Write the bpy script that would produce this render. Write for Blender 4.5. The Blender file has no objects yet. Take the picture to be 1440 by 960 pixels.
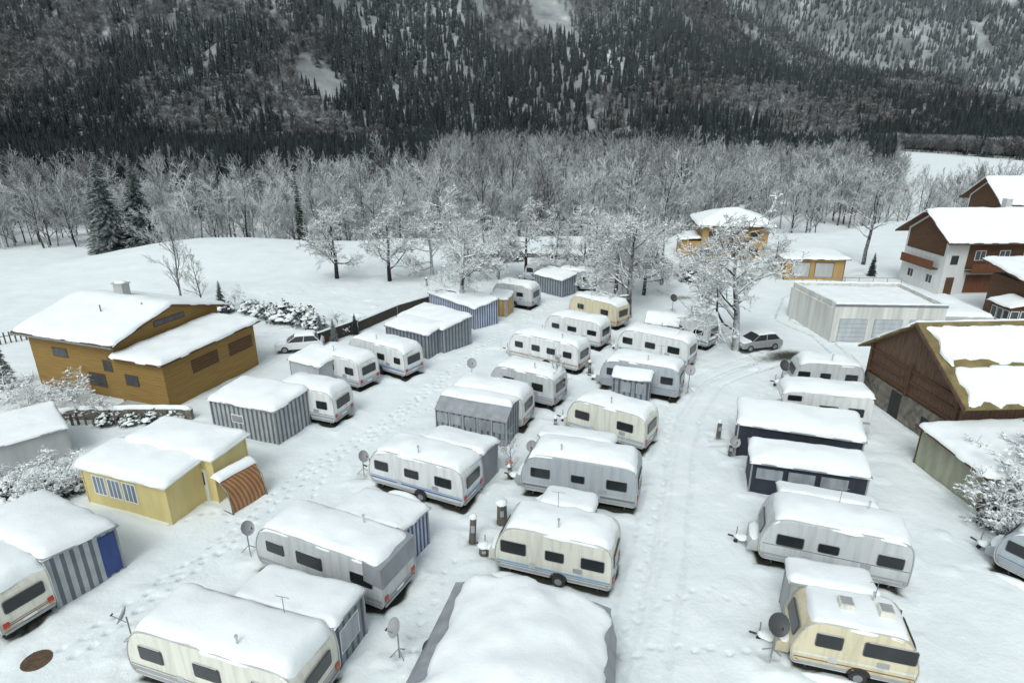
import bpy, math, random, numpy as np, time
from mathutils import Vector, noise
T0=time.time()
random.seed(7)
sc=bpy.context.scene
# ------------------------------------------------------------------ survey
CH=20.0; P=math.radians(20); F=858.0
def G(px,py,z=0.0):
    """photogrammetric survey: photo measurement of a point at height z -> metres on the site"""
    dx=(px-720)/F; dy=-(py-480)/F
    ry=math.cos(P)+dy*math.sin(P); rz=-math.sin(P)+dy*math.cos(P)
    t=(z-CH)/rz
    return Vector((dx*t,ry*t,z))
def frac(a): return a-np.floor(a)
def vnoise(x,y,s,seed=0):
    x=np.asarray(x,dtype=float)/s; y=np.asarray(y,dtype=float)/s
    xi=np.floor(x); yi=np.floor(y); u=x-xi; v=y-yi
    u=u*u*(3-2*u); v=v*v*(3-2*v)
    h=lambda i,j: frac(np.sin(i*127.1+j*311.7+seed*74.7)*43758.5453)
    return (h(xi,yi)*(1-u)+h(xi+1,yi)*u)*(1-v)+(h(xi,yi+1)*(1-u)+h(xi+1,yi+1)*u)*v
def sstep(t):
    t=np.clip(t,0,1); return t*t*(3-2*t)
def zg(x,y):
    x=np.asarray(x,dtype=float); y=np.asarray(y,dtype=float)
    e=np.interp(x,[-300,-120,-72,-55,-35,-20,60,80,400],[62,68,80,106,103,108,114,128,170])
    z=-5.0*sstep((y-e)/16)
    z=z+1.6*np.exp(-(((x+47)/16)**2+((y-94)/14)**2))
    return z
# ------------------------------------------------------------------ materials
MATS={}
def nt(name):
    m=bpy.data.materials.new(name); m.use_nodes=True
    n=m.node_tree.nodes; l=m.node_tree.links
    b=n['Principled BSDF']; return m,n,l,b
def ramp(n,fac,l,stops,interp='LINEAR'):
    r=n.new('ShaderNodeValToRGB'); r.color_ramp.interpolation=interp
    e=r.color_ramp.elements
    while len(e)<len(stops): e.new(0.5)
    for i,(p,c) in enumerate(stops):
        e[i].position=p; e[i].color=(c[0],c[1],c[2],1)
    l.new(fac,r.inputs[0]); return r
def nz(n,l,scale,detail=4,vec=None,rough=.55):
    t=n.new('ShaderNodeTexNoise'); t.inputs['Scale'].default_value=scale; t.inputs['Detail'].default_value=detail; t.inputs['Roughness'].default_value=rough
    if vec is not None: l.new(vec,t.inputs['Vector'])
    return t
def coords(n,l,scl=(1,1,1)):
    tc=n.new('ShaderNodeTexCoord'); mp=n.new('ShaderNodeMapping'); mp.inputs['Scale'].default_value=scl
    l.new(tc.outputs['Object'],mp.inputs['Vector']); return mp.outputs[0]
def bump(n,l,b,h,s=.3,d=.02):
    bp=n.new('ShaderNodeBump'); bp.inputs['Strength'].default_value=s; bp.inputs['Distance'].default_value=d
    l.new(h,bp.inputs['Height']); l.new(bp.outputs[0],b.inputs['Normal'])
def mat(name,col,rough=.6,var=.15,scale=2.0,metal=0.0,stretch=(1,1,.25),bmp=.1):
    if name in MATS: return MATS[name]
    m,n,l,b=nt(name); v=coords(n,l,stretch)
    t=nz(n,l,scale,6,v)
    r=ramp(n,t.outputs[0],l,[(.3,[c*(1-var) for c in col]),(.7,[min(1,c*(1+var)) for c in col])])
    l.new(r.outputs[0],b.inputs['Base Color'])
    b.inputs['Roughness'].default_value=rough; b.inputs['Metallic'].default_value=metal
    if bmp: bump(n,l,b,t.outputs[0],bmp,.02)
    MATS[name]=m; return m
def paint(name,col):
    """caravan sheet paint: fine horizontal ribs, grime streaks running down"""
    m,n,l,b=nt(name); v=coords(n,l,(2.2,2.2,.22)); v0=coords(n,l)
    t=nz(n,l,1.6,7,v,.65); r=ramp(n,t.outputs[0],l,[(.32,[c*.78 for c in col]),(.52,col),(.75,[c*1.05 for c in col])])
    s=n.new('ShaderNodeSeparateXYZ'); l.new(v0,s.inputs[0])
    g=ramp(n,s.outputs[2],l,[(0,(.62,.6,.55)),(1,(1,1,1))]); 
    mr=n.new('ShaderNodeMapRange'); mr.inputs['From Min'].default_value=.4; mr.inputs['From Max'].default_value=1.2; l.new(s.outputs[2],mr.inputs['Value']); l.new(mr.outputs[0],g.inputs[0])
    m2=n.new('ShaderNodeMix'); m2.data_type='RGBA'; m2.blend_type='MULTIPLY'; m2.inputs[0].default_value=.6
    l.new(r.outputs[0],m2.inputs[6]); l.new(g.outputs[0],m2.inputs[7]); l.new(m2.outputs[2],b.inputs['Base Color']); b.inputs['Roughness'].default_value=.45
    w=n.new('ShaderNodeMath'); w.operation='MULTIPLY'; w.inputs[1].default_value=60; l.new(s.outputs[2],w.inputs[0])
    sn=n.new('ShaderNodeMath'); sn.operation='SINE'; l.new(w.outputs[0],sn.inputs[0]); bump(n,l,b,sn.outputs[0],.25,.006)
    return m
def stripes(name,ca,cb,k=3.0,duty=.5,axis='xy'):
    if name in MATS: return MATS[name]
    m,n,l,b=nt(name); v=coords(n,l)
    s=n.new('ShaderNodeSeparateXYZ'); l.new(v,s.inputs[0])
    if axis=='xy':
        a=n.new('ShaderNodeMath'); a.operation='ADD'; l.new(s.outputs[0],a.inputs[0]); l.new(s.outputs[1],a.inputs[1]); src=a.outputs[0]
    else: src=s.outputs[2]
    mu=n.new('ShaderNodeMath'); mu.operation='MULTIPLY'; mu.inputs[1].default_value=k; l.new(src,mu.inputs[0])
    fr=n.new('ShaderNodeMath'); fr.operation='FRACT'; l.new(mu.outputs[0],fr.inputs[0])
    gt=n.new('ShaderNodeMath'); gt.operation='GREATER_THAN'; gt.inputs[1].default_value=duty; l.new(fr.outputs[0],gt.inputs[0])
    t=nz(n,l,1.5,5,v)
    mx=n.new('ShaderNodeMix'); mx.data_type='RGBA'; l.new(gt.outputs[0],mx.inputs[0]); mx.inputs[6].default_value=(*ca,1); mx.inputs[7].default_value=(*cb,1)
    m2=n.new('ShaderNodeMix'); m2.data_type='RGBA'; m2.blend_type='MULTIPLY'; m2.inputs[0].default_value=1
    r=ramp(n,t.outputs[0],l,[(.3,(.75,.75,.73)),(.65,(1,1,1))])
    l.new(mx.outputs[2],m2.inputs[6]); l.new(r.outputs[0],m2.inputs[7]); l.new(m2.outputs[2],b.inputs['Base Color'])
    b.inputs['Roughness'].default_value=.75
    bump(n,l,b,t.outputs[0],.6,.08)
    MATS[name]=m; return m
def wood(name,col,k=5.0,axis=2,var=.35):
    if name in MATS: return MATS[name]
    m,n,l,b=nt(name)
    sc_=(.4,.4,6) if axis==2 else (5,5,.5)
    v=coords(n,l,sc_); v0=coords(n,l)
    t=nz(n,l,1.6,8,v,.65)
    s=n.new('ShaderNodeSeparateXYZ'); l.new(v0,s.inputs[0])
    if axis==2: src=s.outputs[2]
    else:
        a=n.new('ShaderNodeMath'); l.new(s.outputs[0],a.inputs[0]); l.new(s.outputs[1],a.inputs[1]); src=a.outputs[0]
    mu=n.new('ShaderNodeMath'); mu.operation='MULTIPLY'; mu.inputs[1].default_value=k; l.new(src,mu.inputs[0])
    fr=n.new('ShaderNodeMath'); fr.operation='FRACT'; l.new(mu.outputs[0],fr.inputs[0])
    rr=ramp(n,fr.outputs[0],l,[(0,(.45,.45,.45)),(.12,(1,1,1))])
    r=ramp(n,t.outputs[0],l,[(.3,[c*(1-var) for c in col]),(.7,[c*(1+var) for c in col])])
    m2=n.new('ShaderNodeMix'); m2.data_type='RGBA'; m2.blend_type='MULTIPLY'; m2.inputs[0].default_value=1
    l.new(r.outputs[0],m2.inputs[6]); l.new(rr.outputs[0],m2.inputs[7]); l.new(m2.outputs[2],b.inputs['Base Color'])
    b.inputs['Roughness'].default_value=.8; bump(n,l,b,rr.outputs[0],.4,.02)
    MATS[name]=m; return m
# snow on roofs
def snowmat():
    m,n,l,b=nt('snow'); v=coords(n,l)
    t=nz(n,l,1.1,5,v); t2=nz(n,l,14,5,v)
    r=ramp(n,t.outputs[0],l,[(.3,(.81,.86,.875)),(.7,(.875,.91,.92))])
    l.new(r.outputs[0],b.inputs['Base Color']); b.inputs['Roughness'].default_value=.75
    b.inputs['Specular IOR Level'].default_value=.2
    a=n.new('ShaderNodeMath'); a.operation='MULTIPLY_ADD'; a.inputs[1].default_value=.25; l.new(t2.outputs[0],a.inputs[0]); l.new(t.outputs[0],a.inputs[2])
    bump(n,l,b,a.outputs[0],.4,.14)
    return m
SNOW=snowmat()
def groundmat():
    m,n,l,b=nt('snow_ground'); v=coords(n,l)
    at=n.new('ShaderNodeAttribute'); at.attribute_name='wear'
    t=nz(n,l,.35,6,v); t2=nz(n,l,5,6,v,.6); t3=nz(n,l,3,6,v)
    r=ramp(n,t.outputs[0],l,[(.3,(.745,.81,.83)),(.7,(.835,.88,.89))])
    a=n.new('ShaderNodeMath'); a.operation='MULTIPLY_ADD'; a.inputs[1].default_value=.5; a.inputs[2].default_value=-.25; l.new(t3.outputs[0],a.inputs[0])
    am=n.new('ShaderNodeMath'); am.operation='MULTIPLY'; l.new(a.outputs[0],am.inputs[0]);
    g=n.new('ShaderNodeMath'); g.operation='GREATER_THAN'; g.inputs[1].default_value=.03; l.new(at.outputs['Fac'],g.inputs[0]); l.new(g.outputs[0],am.inputs[1])
    a2=n.new('ShaderNodeMath'); a2.operation='ADD'; l.new(at.outputs['Fac'],a2.inputs[0]); l.new(am.outputs[0],a2.inputs[1])
    rw=ramp(n,a2.outputs[0],l,[(0,(1,1,1)),(.35,(.80,.80,.79)),(.6,(.36,.35,.31)),(.85,(.06,.06,.045))])
    mx=n.new('ShaderNodeMix'); mx.data_type='RGBA'; mx.blend_type='MULTIPLY'; mx.inputs[0].default_value=1
    l.new(r.outputs[0],mx.inputs[6]); l.new(rw.outputs[0],mx.inputs[7]); l.new(mx.outputs[2],b.inputs['Base Color'])
    b.inputs['Roughness'].default_value=.75; b.inputs['Specular IOR Level'].default_value=.2
    ab=n.new('ShaderNodeMath'); ab.operation='MULTIPLY_ADD'; ab.inputs[1].default_value=.3; l.new(t2.outputs[0],ab.inputs[0]); l.new(t.outputs[0],ab.inputs[2])
    bump(n,l,b,ab.outputs[0],.45,.28)
    return m
def snowtop(name,dark,lo,hi,white=(.8,.85,.87),nscale=3.0,namp=.6,geo=True,var=.35,haze=0):
    """dark bark/needle colour, with snow where the surface faces up (optional painted haze, paler with altitude)"""
    m,n,l,b=nt(name)
    ge=n.new('ShaderNodeNewGeometry'); s=n.new('ShaderNodeSeparateXYZ'); l.new(ge.outputs['Normal'],s.inputs[0])
    tc=n.new('ShaderNodeTexCoord'); t=nz(n,l,nscale,3,tc.outputs['Object'])
    oi=n.new('ShaderNodeObjectInfo')
    a=n.new('ShaderNodeMath'); a.operation='MULTIPLY_ADD'; a.inputs[1].default_value=namp; l.new(t.outputs[0],a.inputs[0])
    src=s.outputs[2]
    if not geo:
        ab=n.new('ShaderNodeMath'); ab.operation='ABSOLUTE'; l.new(src,ab.inputs[0]); src=ab.outputs[0]
    l.new(src,a.inputs[2])
    o=n.new('ShaderNodeMath'); o.operation='MULTIPLY_ADD'; o.inputs[1].default_value=.3; o.inputs[2].default_value=-.15; l.new(oi.outputs['Random'],o.inputs[0])
    a2=n.new('ShaderNodeMath'); l.new(a.outputs[0],a2.inputs[0]); l.new(o.outputs[0],a2.inputs[1])
    out=a2.outputs[0]
    if haze:  # snow share raised with altitude, in patches, to stand in for haze
        s2=n.new('ShaderNodeSeparateXYZ'); l.new(ge.outputs['Position'],s2.inputs[0])
        t5=nz(n,l,.006,4,ge.outputs['Position']); 
        z=n.new('ShaderNodeMath'); z.operation='MULTIPLY_ADD'; z.inputs[1].default_value=haze/300.; l.new(s2.outputs[2],z.inputs[0]); 
        q=n.new('ShaderNodeMath'); q.operation='MULTIPLY_ADD'; q.inputs[1].default_value=1.2; q.inputs[2].default_value=-.6; l.new(t5.outputs[0],q.inputs[0]); l.new(q.outputs[0],z.inputs[2])
        a3=n.new('ShaderNodeMath'); l.new(out,a3.inputs[0]); l.new(z.outputs[0],a3.inputs[1]); out=a3.outputs[0]
    mr=n.new('ShaderNodeMapRange'); mr.inputs['From Min'].default_value=lo; mr.inputs['From Max'].default_value=hi; l.new(out,mr.inputs['Value'])
    rd=ramp(n,oi.outputs['Random'],l,[(0,[c*(1-var) for c in dark]),(1,[c*(1+var) for c in dark])])
    dk=rd.outputs[0]
    if haze:  # mountain haze painted into the needle and twig colour, paler with altitude
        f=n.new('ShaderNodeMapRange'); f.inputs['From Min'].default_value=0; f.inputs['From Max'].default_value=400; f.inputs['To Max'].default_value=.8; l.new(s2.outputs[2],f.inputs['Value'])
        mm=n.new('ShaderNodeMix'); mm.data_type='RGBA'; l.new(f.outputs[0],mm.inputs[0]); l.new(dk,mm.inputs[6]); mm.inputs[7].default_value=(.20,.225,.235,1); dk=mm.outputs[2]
    mx=n.new('ShaderNodeMix'); mx.data_type='RGBA'; l.new(mr.outputs[0],mx.inputs[0]); l.new(dk,mx.inputs[6]); mx.inputs[7].default_value=(*white,1)
    l.new(mx.outputs[2],b.inputs['Base Color']); b.inputs['Roughness'].default_value=.85; b.inputs['Specular IOR Level'].default_value=.1
    return m
BARK=snowtop('snowy_bark',(.05,.042,.035),.25,.75)
BARKF=snowtop('frosted_twigs',(.085,.075,.066),.12,.85,white=(.68,.73,.75))
BARKW=snowtop('white_frosted_twigs',(.10,.09,.082),-.15,.55,white=(.78,.83,.85))
BARKO=snowtop('snow_laden_twigs',(.055,.046,.038),-.1,.42,white=(.83,.87,.88))
NEED=snowtop('snowy_needles',(.022,.034,.028),.98,1.55,nscale=1.6,geo=False,white=(.6,.65,.67))
NEEDD=snowtop('dark_needles',(.02,.032,.018),1.3,1.8,nscale=1.6,geo=False)
NEEDF=snowtop('snowy_needles_slope',(.036,.045,.046),.80,1.5,nscale=.45,namp=.9,white=(.52,.575,.59),haze=.22)
NEEDB=snowtop('hazed_needles_far',(.135,.158,.167),.8,1.6,nscale=.35,namp=.9,white=(.42,.47,.50))  # distance haze painted in as paler, bluer needles on the back mountain
TWIGF=snowtop('slope_twigs',(.095,.090,.086),.25,1.35,white=(.50,.54,.56),haze=.2)
GLASS=mat('dark_window',(.018,.021,.024),.12,.3,1.0,bmp=0)
HGLASS=mat('house_window',(.05,.055,.06),.15,.4,1.0,bmp=0)
FRM=mat('grey_frame',(.33,.34,.35),.5,.1)
DFR=mat('window_rubber_frame',(.10,.105,.11),.6,.1,bmp=0)
WFRM=mat('white_frame',(.75,.76,.75),.5,.05)
ALU=mat('aluminium_trim',(.50,.51,.52),.4,.1,metal=.3)
RUB=mat('tyre_rubber',(.03,.03,.03),.9,.2)
DARK=mat('dark_underside',(.03,.03,.028),.9,.2)
STEEL=mat('galvanised_steel',(.28,.29,.30),.45,.15,metal=.6)
RED=mat('red_lens',(.40,.03,.02),.3,.1,bmp=0)
ORG=mat('orange_lens',(.5,.16,.02),.3,.1,bmp=0)
BODY={
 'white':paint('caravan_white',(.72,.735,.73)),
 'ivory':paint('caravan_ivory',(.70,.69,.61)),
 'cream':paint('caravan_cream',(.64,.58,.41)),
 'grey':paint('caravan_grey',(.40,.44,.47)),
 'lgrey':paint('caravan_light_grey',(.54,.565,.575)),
 'blue':mat('stripe_blue',(.08,.15,.34),.4,.1),
 'dgrey':mat('stripe_dark_grey',(.13,.14,.15),.4,.1),
 'mgrey':mat('stripe_grey',(.29,.31,.33),.4,.1),
 'brown':mat('stripe_brown',(.20,.12,.06),.4,.1),
 'sky':mat('stripe_light_blue',(.20,.36,.54),.4,.1),
}
# ------------------------------------------------------------------ builder
class Part:
    def __init__(s): s.V=[];s.F=[];s.M=[];s.S=[];s.mats=[]
    def add(s,V,Fs,m,smooth=False):
        if m not in s.mats: s.mats.append(m)
        k=s.mats.index(m); o=len(s.V); s.V+=[tuple(v) for v in V]
        for f in Fs: s.F.append([i+o for i in f]); s.M.append(k); s.S.append(smooth)
    def box(s,x0,x1,y0,y1,z0,z1,m):
        V=[(x0,y0,z0),(x1,y0,z0),(x1,y1,z0),(x0,y1,z0),(x0,y0,z1),(x1,y0,z1),(x1,y1,z1),(x0,y1,z1)]
        s.add(V,[(0,3,2,1),(4,5,6,7),(0,1,5,4),(1,2,6,5),(2,3,7,6),(3,0,4,7)],m)
    def hexa(s,V,m): s.add(V,[(0,3,2,1),(4,5,6,7),(0,1,5,4),(1,2,6,5),(2,3,7,6),(3,0,4,7)],m)
    def prism(s,prof,y0,y1,m,smooth=False,axis='y'):
        n=len(prof); f=(lambda a,z,w:(a,w,z)) if axis=='y' else (lambda a,z,w:(w,a,z))
        V=[f(a,z,y0) for a,z in prof]+[f(a,z,y1) for a,z in prof]
        if smooth:   # one shared vertex loop so that bevels run round the rim
            s.add(V,[tuple(range(n)),tuple(range(2*n-1,n-1,-1))]+[(i,i+n,(i+1)%n+n,(i+1)%n) for i in range(n)],m,False)
            return
        s.add(V,[tuple(range(n)),tuple(range(2*n-1,n-1,-1))],m)
        s.add(V,[(i,i+n,(i+1)%n+n,(i+1)%n) for i in range(n)],m,False)
    def tube(s,pts,rad,m,n=6,cap=True,smooth=True):
        V=[];pts=[Vector(p) for p in pts]
        if not hasattr(rad,'__len__'): rad=[rad]*len(pts)
        for i,p in enumerate(pts):
            d=(pts[min(i+1,len(pts)-1)]-pts[max(i-1,0)]).normalized()
            a=Vector((0,0,1)) if abs(d.z)<.9 else Vector((1,0,0))
            u=d.cross(a).normalized(); w=d.cross(u)
            for k in range(n):
                t=2*math.pi*k/n; V.append(p+(u*math.cos(t)+w*math.sin(t))*rad[i])
        Fs=[(i*n+k,i*n+(k+1)%n,(i+1)*n+(k+1)%n,(i+1)*n+k) for i in range(len(pts)-1) for k in range(n)]
        s.add(V,Fs,m,smooth)
        if cap: s.add(V[:n],[tuple(range(n))],m); s.add(V[-n:],[tuple(range(n-1,-1,-1))],m)
    def rrect(s,o,r,nrm,w,h,m,th=.03,rad=.08,up=(0,0,1)):
        o=Vector(o);r=Vector(r).normalized();nrm=Vector(nrm).normalized();up=Vector(up).normalized()
        pts=[]
        if rad>0:
            for cx,cz,a0 in ((w/2-rad,h/2-rad,0),(-w/2+rad,h/2-rad,90),(-w/2+rad,-h/2+rad,180),(w/2-rad,-h/2+rad,270)):
                for k in range(4):
                    a=math.radians(a0+30*k); pts.append((cx+rad*math.cos(a),cz+rad*math.sin(a)))
        else: pts=[(w/2,h/2),(-w/2,h/2),(-w/2,-h/2),(w/2,-h/2)]
        n=len(pts); V=[o+r*a+up*b for a,b in pts]+[o+r*a+up*b+nrm*th for a,b in pts]
        s.add(V,[tuple(range(n,2*n))]+[(i,(i+1)%n,(i+1)%n+n,i+n) for i in range(n)],m)
    def window(s,o,r,nrm,w,h,fm,gm,rad=.08,up=(0,0,1),bars=0):
        s.rrect(o,r,nrm,w,h,fm,.025,rad,up)
        b=.035 if rad else .07
        nn=Vector(nrm).normalized()
        if bars<=0:
            s.rrect(Vector(o)+nn*.01,r,nrm,w-2*b,h-2*b,gm,.03,max(0,rad-.02),up)
        else:
            rv=Vector(r).normalized(); pw=(w-b*(bars+2))/(bars+1)
            for i in range(bars+1):
                c=-w/2+b+pw/2+i*(pw+b)
                s.rrect(Vector(o)+nn*.01+rv*c,r,nrm,pw,h-2*b,gm,.02,0,up)
    def snow(s,quad,zf,t=.25,amp=.05,seed=0,bumps=(),wob=.07,step=.33):
        A,B,C,D=[Vector((q[0],q[1],0)) for q in quad]
        Lu=((B-A).length+(C-D).length)/2; Lv=((D-A).length+(C-B).length)/2
        def ax(L):
            e=[0,.12*t,.4*t,.8*t,1.3*t,1.9*t]; e=[q for q in e if q<L*.35]
            n=max(2,int((L-2*e[-1])/step)); mid=[e[-1]+(L-2*e[-1])*i/n for i in range(1,n)]
            return e+mid+[L-q for q in reversed(e)]
        U=ax(Lu);W=ax(Lv);V=[]
        for v in W:
            for u in U:
                a=u/Lu;b=v/Lv
                p=(A*(1-a)+B*a)*(1-b)+(D*(1-a)+C*a)*b
                du=min(u,Lu-u);dv=min(v,Lv-v); d=min(du,dv)
                q=Vector((p.x*.9+seed*13.7,p.y*.9+seed*5.1,seed*3.3))
                w=wob*(1-min(1,d/.6))
                n1=noise.noise(q*1.3);n2=noise.noise(q*1.3+Vector((9,9,9)))
                n3=noise.noise(q*5)
                R_=t*1.4; ed=max(0,1-du/R_);ev=max(0,1-dv/R_)
                off=t*math.sqrt(max(0,1-min(1,ed*ed+ev*ev)))*(1+.3*noise.noise(q*.6)+.12*n3)
                dome=.10*t/.25*min(1,min(d,1.2)/1.2)
                if d==0: off=-.04
                x=p.x+w*(n1*1.5+n3*.4); y=p.y+w*(n2*1.5+n3*.4)
                z=zf(p.x,p.y)+off+dome+amp*noise.noise(q*1.1)*min(1,d/.3)*1.5+amp*.5*noise.noise(q*4)*min(1,d/.3)
                for bx,by,br,bh in bumps: z+=bh*math.exp(-(((p.x-bx)/br)**4+((p.y-by)/br)**4))
                V.append((x,y,z))
        n=len(U)
        s.add(V,[(j*n+i,j*n+i+1,(j+1)*n+i+1,(j+1)*n+i) for j in range(len(W)-1) for i in range(n-1)],SNOW,True)
    def lump(s,c,rx,ry,rz,m=None,seed=0,amp=.25):
        V=[];n=10;k=6
        for j in range(k+1):
            ph=math.pi/2*j/k
            for i in range(n):
                th=2*math.pi*i/n
                d=Vector((math.cos(th)*math.cos(ph),math.sin(th)*math.cos(ph),math.sin(ph)))
                f=1+amp*noise.noise(d*1.5+Vector((seed*3.1,seed*1.7,0)))
                V.append((c[0]+d.x*rx*f,c[1]+d.y*ry*f,c[2]+d.z*rz*f))
        s.add(V,[(j*n+i,j*n+(i+1)%n,(j+1)*n+(i+1)%n,(j+1)*n+i) for j in range(k) for i in range(n)],m or SNOW,True)
def meshof(part,name):
    me=bpy.data.meshes.new(name); me.from_pydata(part.V,[],part.F)
    for m in part.mats: me.materials.append(m)
    me.polygons.foreach_set('material_index',part.M); me.polygons.foreach_set('use_smooth',part.S); me.update()
    return me
class Ob:
    def __init__(s,name,o,yaw=0):
        s.e=bpy.data.objects.new(name,None); sc.collection.objects.link(s.e)
        s.e.location=o; s.e.rotation_euler=(0,0,yaw); s.e.empty_display_size=.3; s.parts={}
    def __getitem__(s,k):
        if k not in s.parts: s.parts[k]=Part()
        return s.parts[k]
    def done(s,bev=None):
        for k,p in s.parts.items():
            if not p.V: continue
            o=bpy.data.objects.new(k,meshof(p,k)); sc.collection.objects.link(o); o.parent=s.e
            if bev and k in bev:
                b=o.modifiers.new('bevel','BEVEL'); b.width=bev[k]; b.segments=4; b.limit_method='ANGLE'; b.angle_limit=math.radians(50)
FOOT=[]  # footprints of things on the ground (origin,yaw,L,W,bare)
def frame(a,b=None,L=None,yaw=None,right=False):
    if isinstance(a,dict):   # attached behind another unit: {'to':(p,y,L,W),'x':offset}
        p0,y0,L0,W0=a['to']; ex=Vector((math.cos(y0),math.sin(y0),0)); ey=Vector((-ex.y,ex.x,0))
        return p0+ex*a['x']+ey*(W0+a.get('gap',.03)),y0,L
    p=G(*a)
    if b is not None:
        q=G(*b); d=q-p; 
        if L is None: L=d.length
        y=math.atan2(d.y,d.x) if yaw is None else math.radians(yaw)
        if yaw is not None:
            mid=(p+q)/2; p=mid-Vector((math.cos(y),math.sin(y),0))*L/2
    else:
        y=math.radians(yaw)
        if right: p=p-Vector((math.cos(y),math.sin(y),0))*L
    return p,y,L
SEED=[0]
def sd(): SEED[0]+=1; return SEED[0]
def fillet(prof,r=.16):
    """round every corner of a side profile"""
    out=[];n=len(prof)
    for i in range(n):
        a=Vector(prof[i-1]);b=Vector(prof[i]);c=Vector(prof[(i+1)%n]); u=(a-b);v=(c-b)
        k=min(r,u.length*.45,v.length*.45); p=b+u.normalized()*k; q=b+v.normalized()*k
        for t in (0,.33,.67,1): w=p*(1-t)**2+b*2*t*(1-t)+q*t*t; out.append((w.x,w.y))
    return out
# ------------------------------------------------------------------ caravan
def caravan(a,b=None,L=None,yaw=None,W=2.3,H=2.62,body='white',st=(('mgrey',.72,.10),),wins=((.14,.75,.5),(.45,.65,.45),(.82,.75,.5)),
            old=False,t=.22,endw=(1.5,.68),bare=.95,name='caravan',wz=1.62,hatches=True,right=False,cover=False):
    p,y,L=frame(a,b,L,yaw,right); o=Ob(name,p,y); B=BODY[body]; s=sd(); rnd=random.Random(s)
    FOOT.append((p,y,L,W,bare))
    if old: prof=[(.10,.42),(.0,.62),(-.04,1.1),(.02,1.35),(.26,2.05),(.42,H-.24),(.60,H-.08),(.9,H),(L-.9,H),(L-.60,H-.08),(L-.40,H-.24),(L-.24,2.05),(L-.02,1.35),(L+.04,1.1),(L,.62),(L-.1,.42)]
    else: prof=[(.20,.42),(.04,.58),(-.05,.95),(-.03,1.35),(.10,1.85),(.30,H-.42),(.52,H-.18),(.85,H-.04),(1.3,H),(L-.75,H-.01),(L-.40,H-.08),(L-.17,H-.26),(L-.06,H-.55),(L,1.6),(L,.62),(L-.1,.42)]
    top=sorted([q for q in prof if q[1]>H-.5])
    prof=fillet(prof[::-1])
    o['body'].prism(prof,0,W,B,True)
    for yy in (-.006,W+.006):
        dd=1 if yy<0 else -1
        o['trim'].tube([(q[0],yy+dd*.02,q[1]) for q in prof]+[(prof[0][0],yy+dd*.02,prof[0][1])],.026,ALU,5,False)
    for yy,dy in ((0,-1),(W,1)):
        y0,y1=sorted((yy+dy*.003,yy+dy*.016))
        o['trim'].box(.22,L-.12,y0,y1,.47,.58,BODY['mgrey'])
        for c,z,h in st:
            y0,y1=sorted((yy+dy*.002,yy+dy*.009))
            o['stripes'].box(.08,L-.06,y0,y1,z,z+h,BODY[c])
        nrm=(0,dy,0); r=(1,0,0) if dy<0 else (-1,0,0)
        for xf,w,h in wins:
            o['windows'].window((xf*L,yy+dy*.002,wz),r,nrm,w*1.18,h*1.2,DFR,GLASS,.09)
            o['details'].box(xf*L-w*.5,xf*L+w*.5,*sorted((yy+dy*.004,yy+dy*.05)),wz+h*.6+.01,wz+h*.6+.03,ALU)
        wx=L*.56
        arch=[(wx+.42*math.cos(k*math.pi/10),.42+.36*math.sin(k*math.pi/10)) for k in range(11)]
        y0,y1=sorted((yy+dy*.001,yy+dy*.02)); o['trim'].prism(arch,y0,y1,DARK)
        for rr,th,mm in ((.31,.05,RUB),(.17,.06,STEEL)):
            circ=[(wx+rr*math.cos(k*math.pi/8),.31+rr*math.sin(k*math.pi/8)) for k in range(16)]
            y0,y1=sorted((yy-dy*.15,yy+dy*th)); o['wheels'].prism(circ,y0,y1,mm)
        if dy<0:
            o['details'].box(L*.3,L*.3+.3,-.012,-.002,.75,1.0,ALU)
            o['details'].box(L*.68,L*.68+.42,-.012,-.002,.98,1.22,FRM)
            for xx in (.16,L*.5,L-.22): o['details'].box(xx,xx+.07,-.03,-.017,.62,.66,ORG)
            if rnd.random()<.8:
                xa=rnd.uniform(.1,.5)*L; o['snow_bank'].lump((xa,-.12,-.05),rnd.uniform(.6,1.3),.3,rnd.uniform(.22,.4),seed=s)
    for c,z,h in st: o['stripes'].box(L+.002,L+.01,.12,W-.12,z,z+h,BODY[c])
    xe=L+.004 if not old else L-.12
    up=(0,0,1) if not old else (-.28,0,1)
    if endw: o['windows'].window((xe,W/2,wz+.0),(0,1,0),(1,0,.0 if not old else .28),endw[0],endw[1],DFR,GLASS,.1,up)
    o['windows'].window((.045,W/2,1.7) if not old else (.1,W/2,1.68),(0,-1,0),(-1,0,.22),1.6,.6,DFR,GLASS,.1,(.3,0,1))
    for yy in (.12,W-.34):
        o['details'].box(L+.011,L+.045,yy,yy+.22,.80,.98,RED)
        o['details'].box(L+.011,L+.05,yy,yy+.22,.70,.79,ORG)
    o['details'].box(L+.011,L+.03,W/2-.26,W/2+.26,.63,.74,WFRM)
    o['details'].box(L-.04,L+.05,.12,W-.12,.46,.56,BODY['mgrey'])
    if cover: # grey protective hood over the tail
        o['cover'].hexa([(L-.9,-.05,H-.95),(L+.06,-.05,H-1.1),(L+.06,W+.05,H-1.1),(L-.9,W+.05,H-.95),(L-.9,-.05,H+.02),(L+.0,-.05,H-.12),(L+.0,W+.05,H-.12),(L-.9,W+.05,H+.02)],TARP)
    c=o['chassis']; c.box(.3,L-.3,.35,W-.35,.3,.415,DARK)
    for xx in (.5,L-.5):
        for yy in (.3,W-.3): c.tube([(xx,yy,.4),(xx+(.15 if xx<1 else -.15),yy,0.02)],.03,STEEL,5); c.box(xx-.15,xx+.15,yy-.12,yy+.12,0,.05,DARK)
    for yy in (.5,W-.5): c.tube([(.2,yy,.38),(-1.15,W/2,.42)],.04,STEEL,5)
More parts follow.
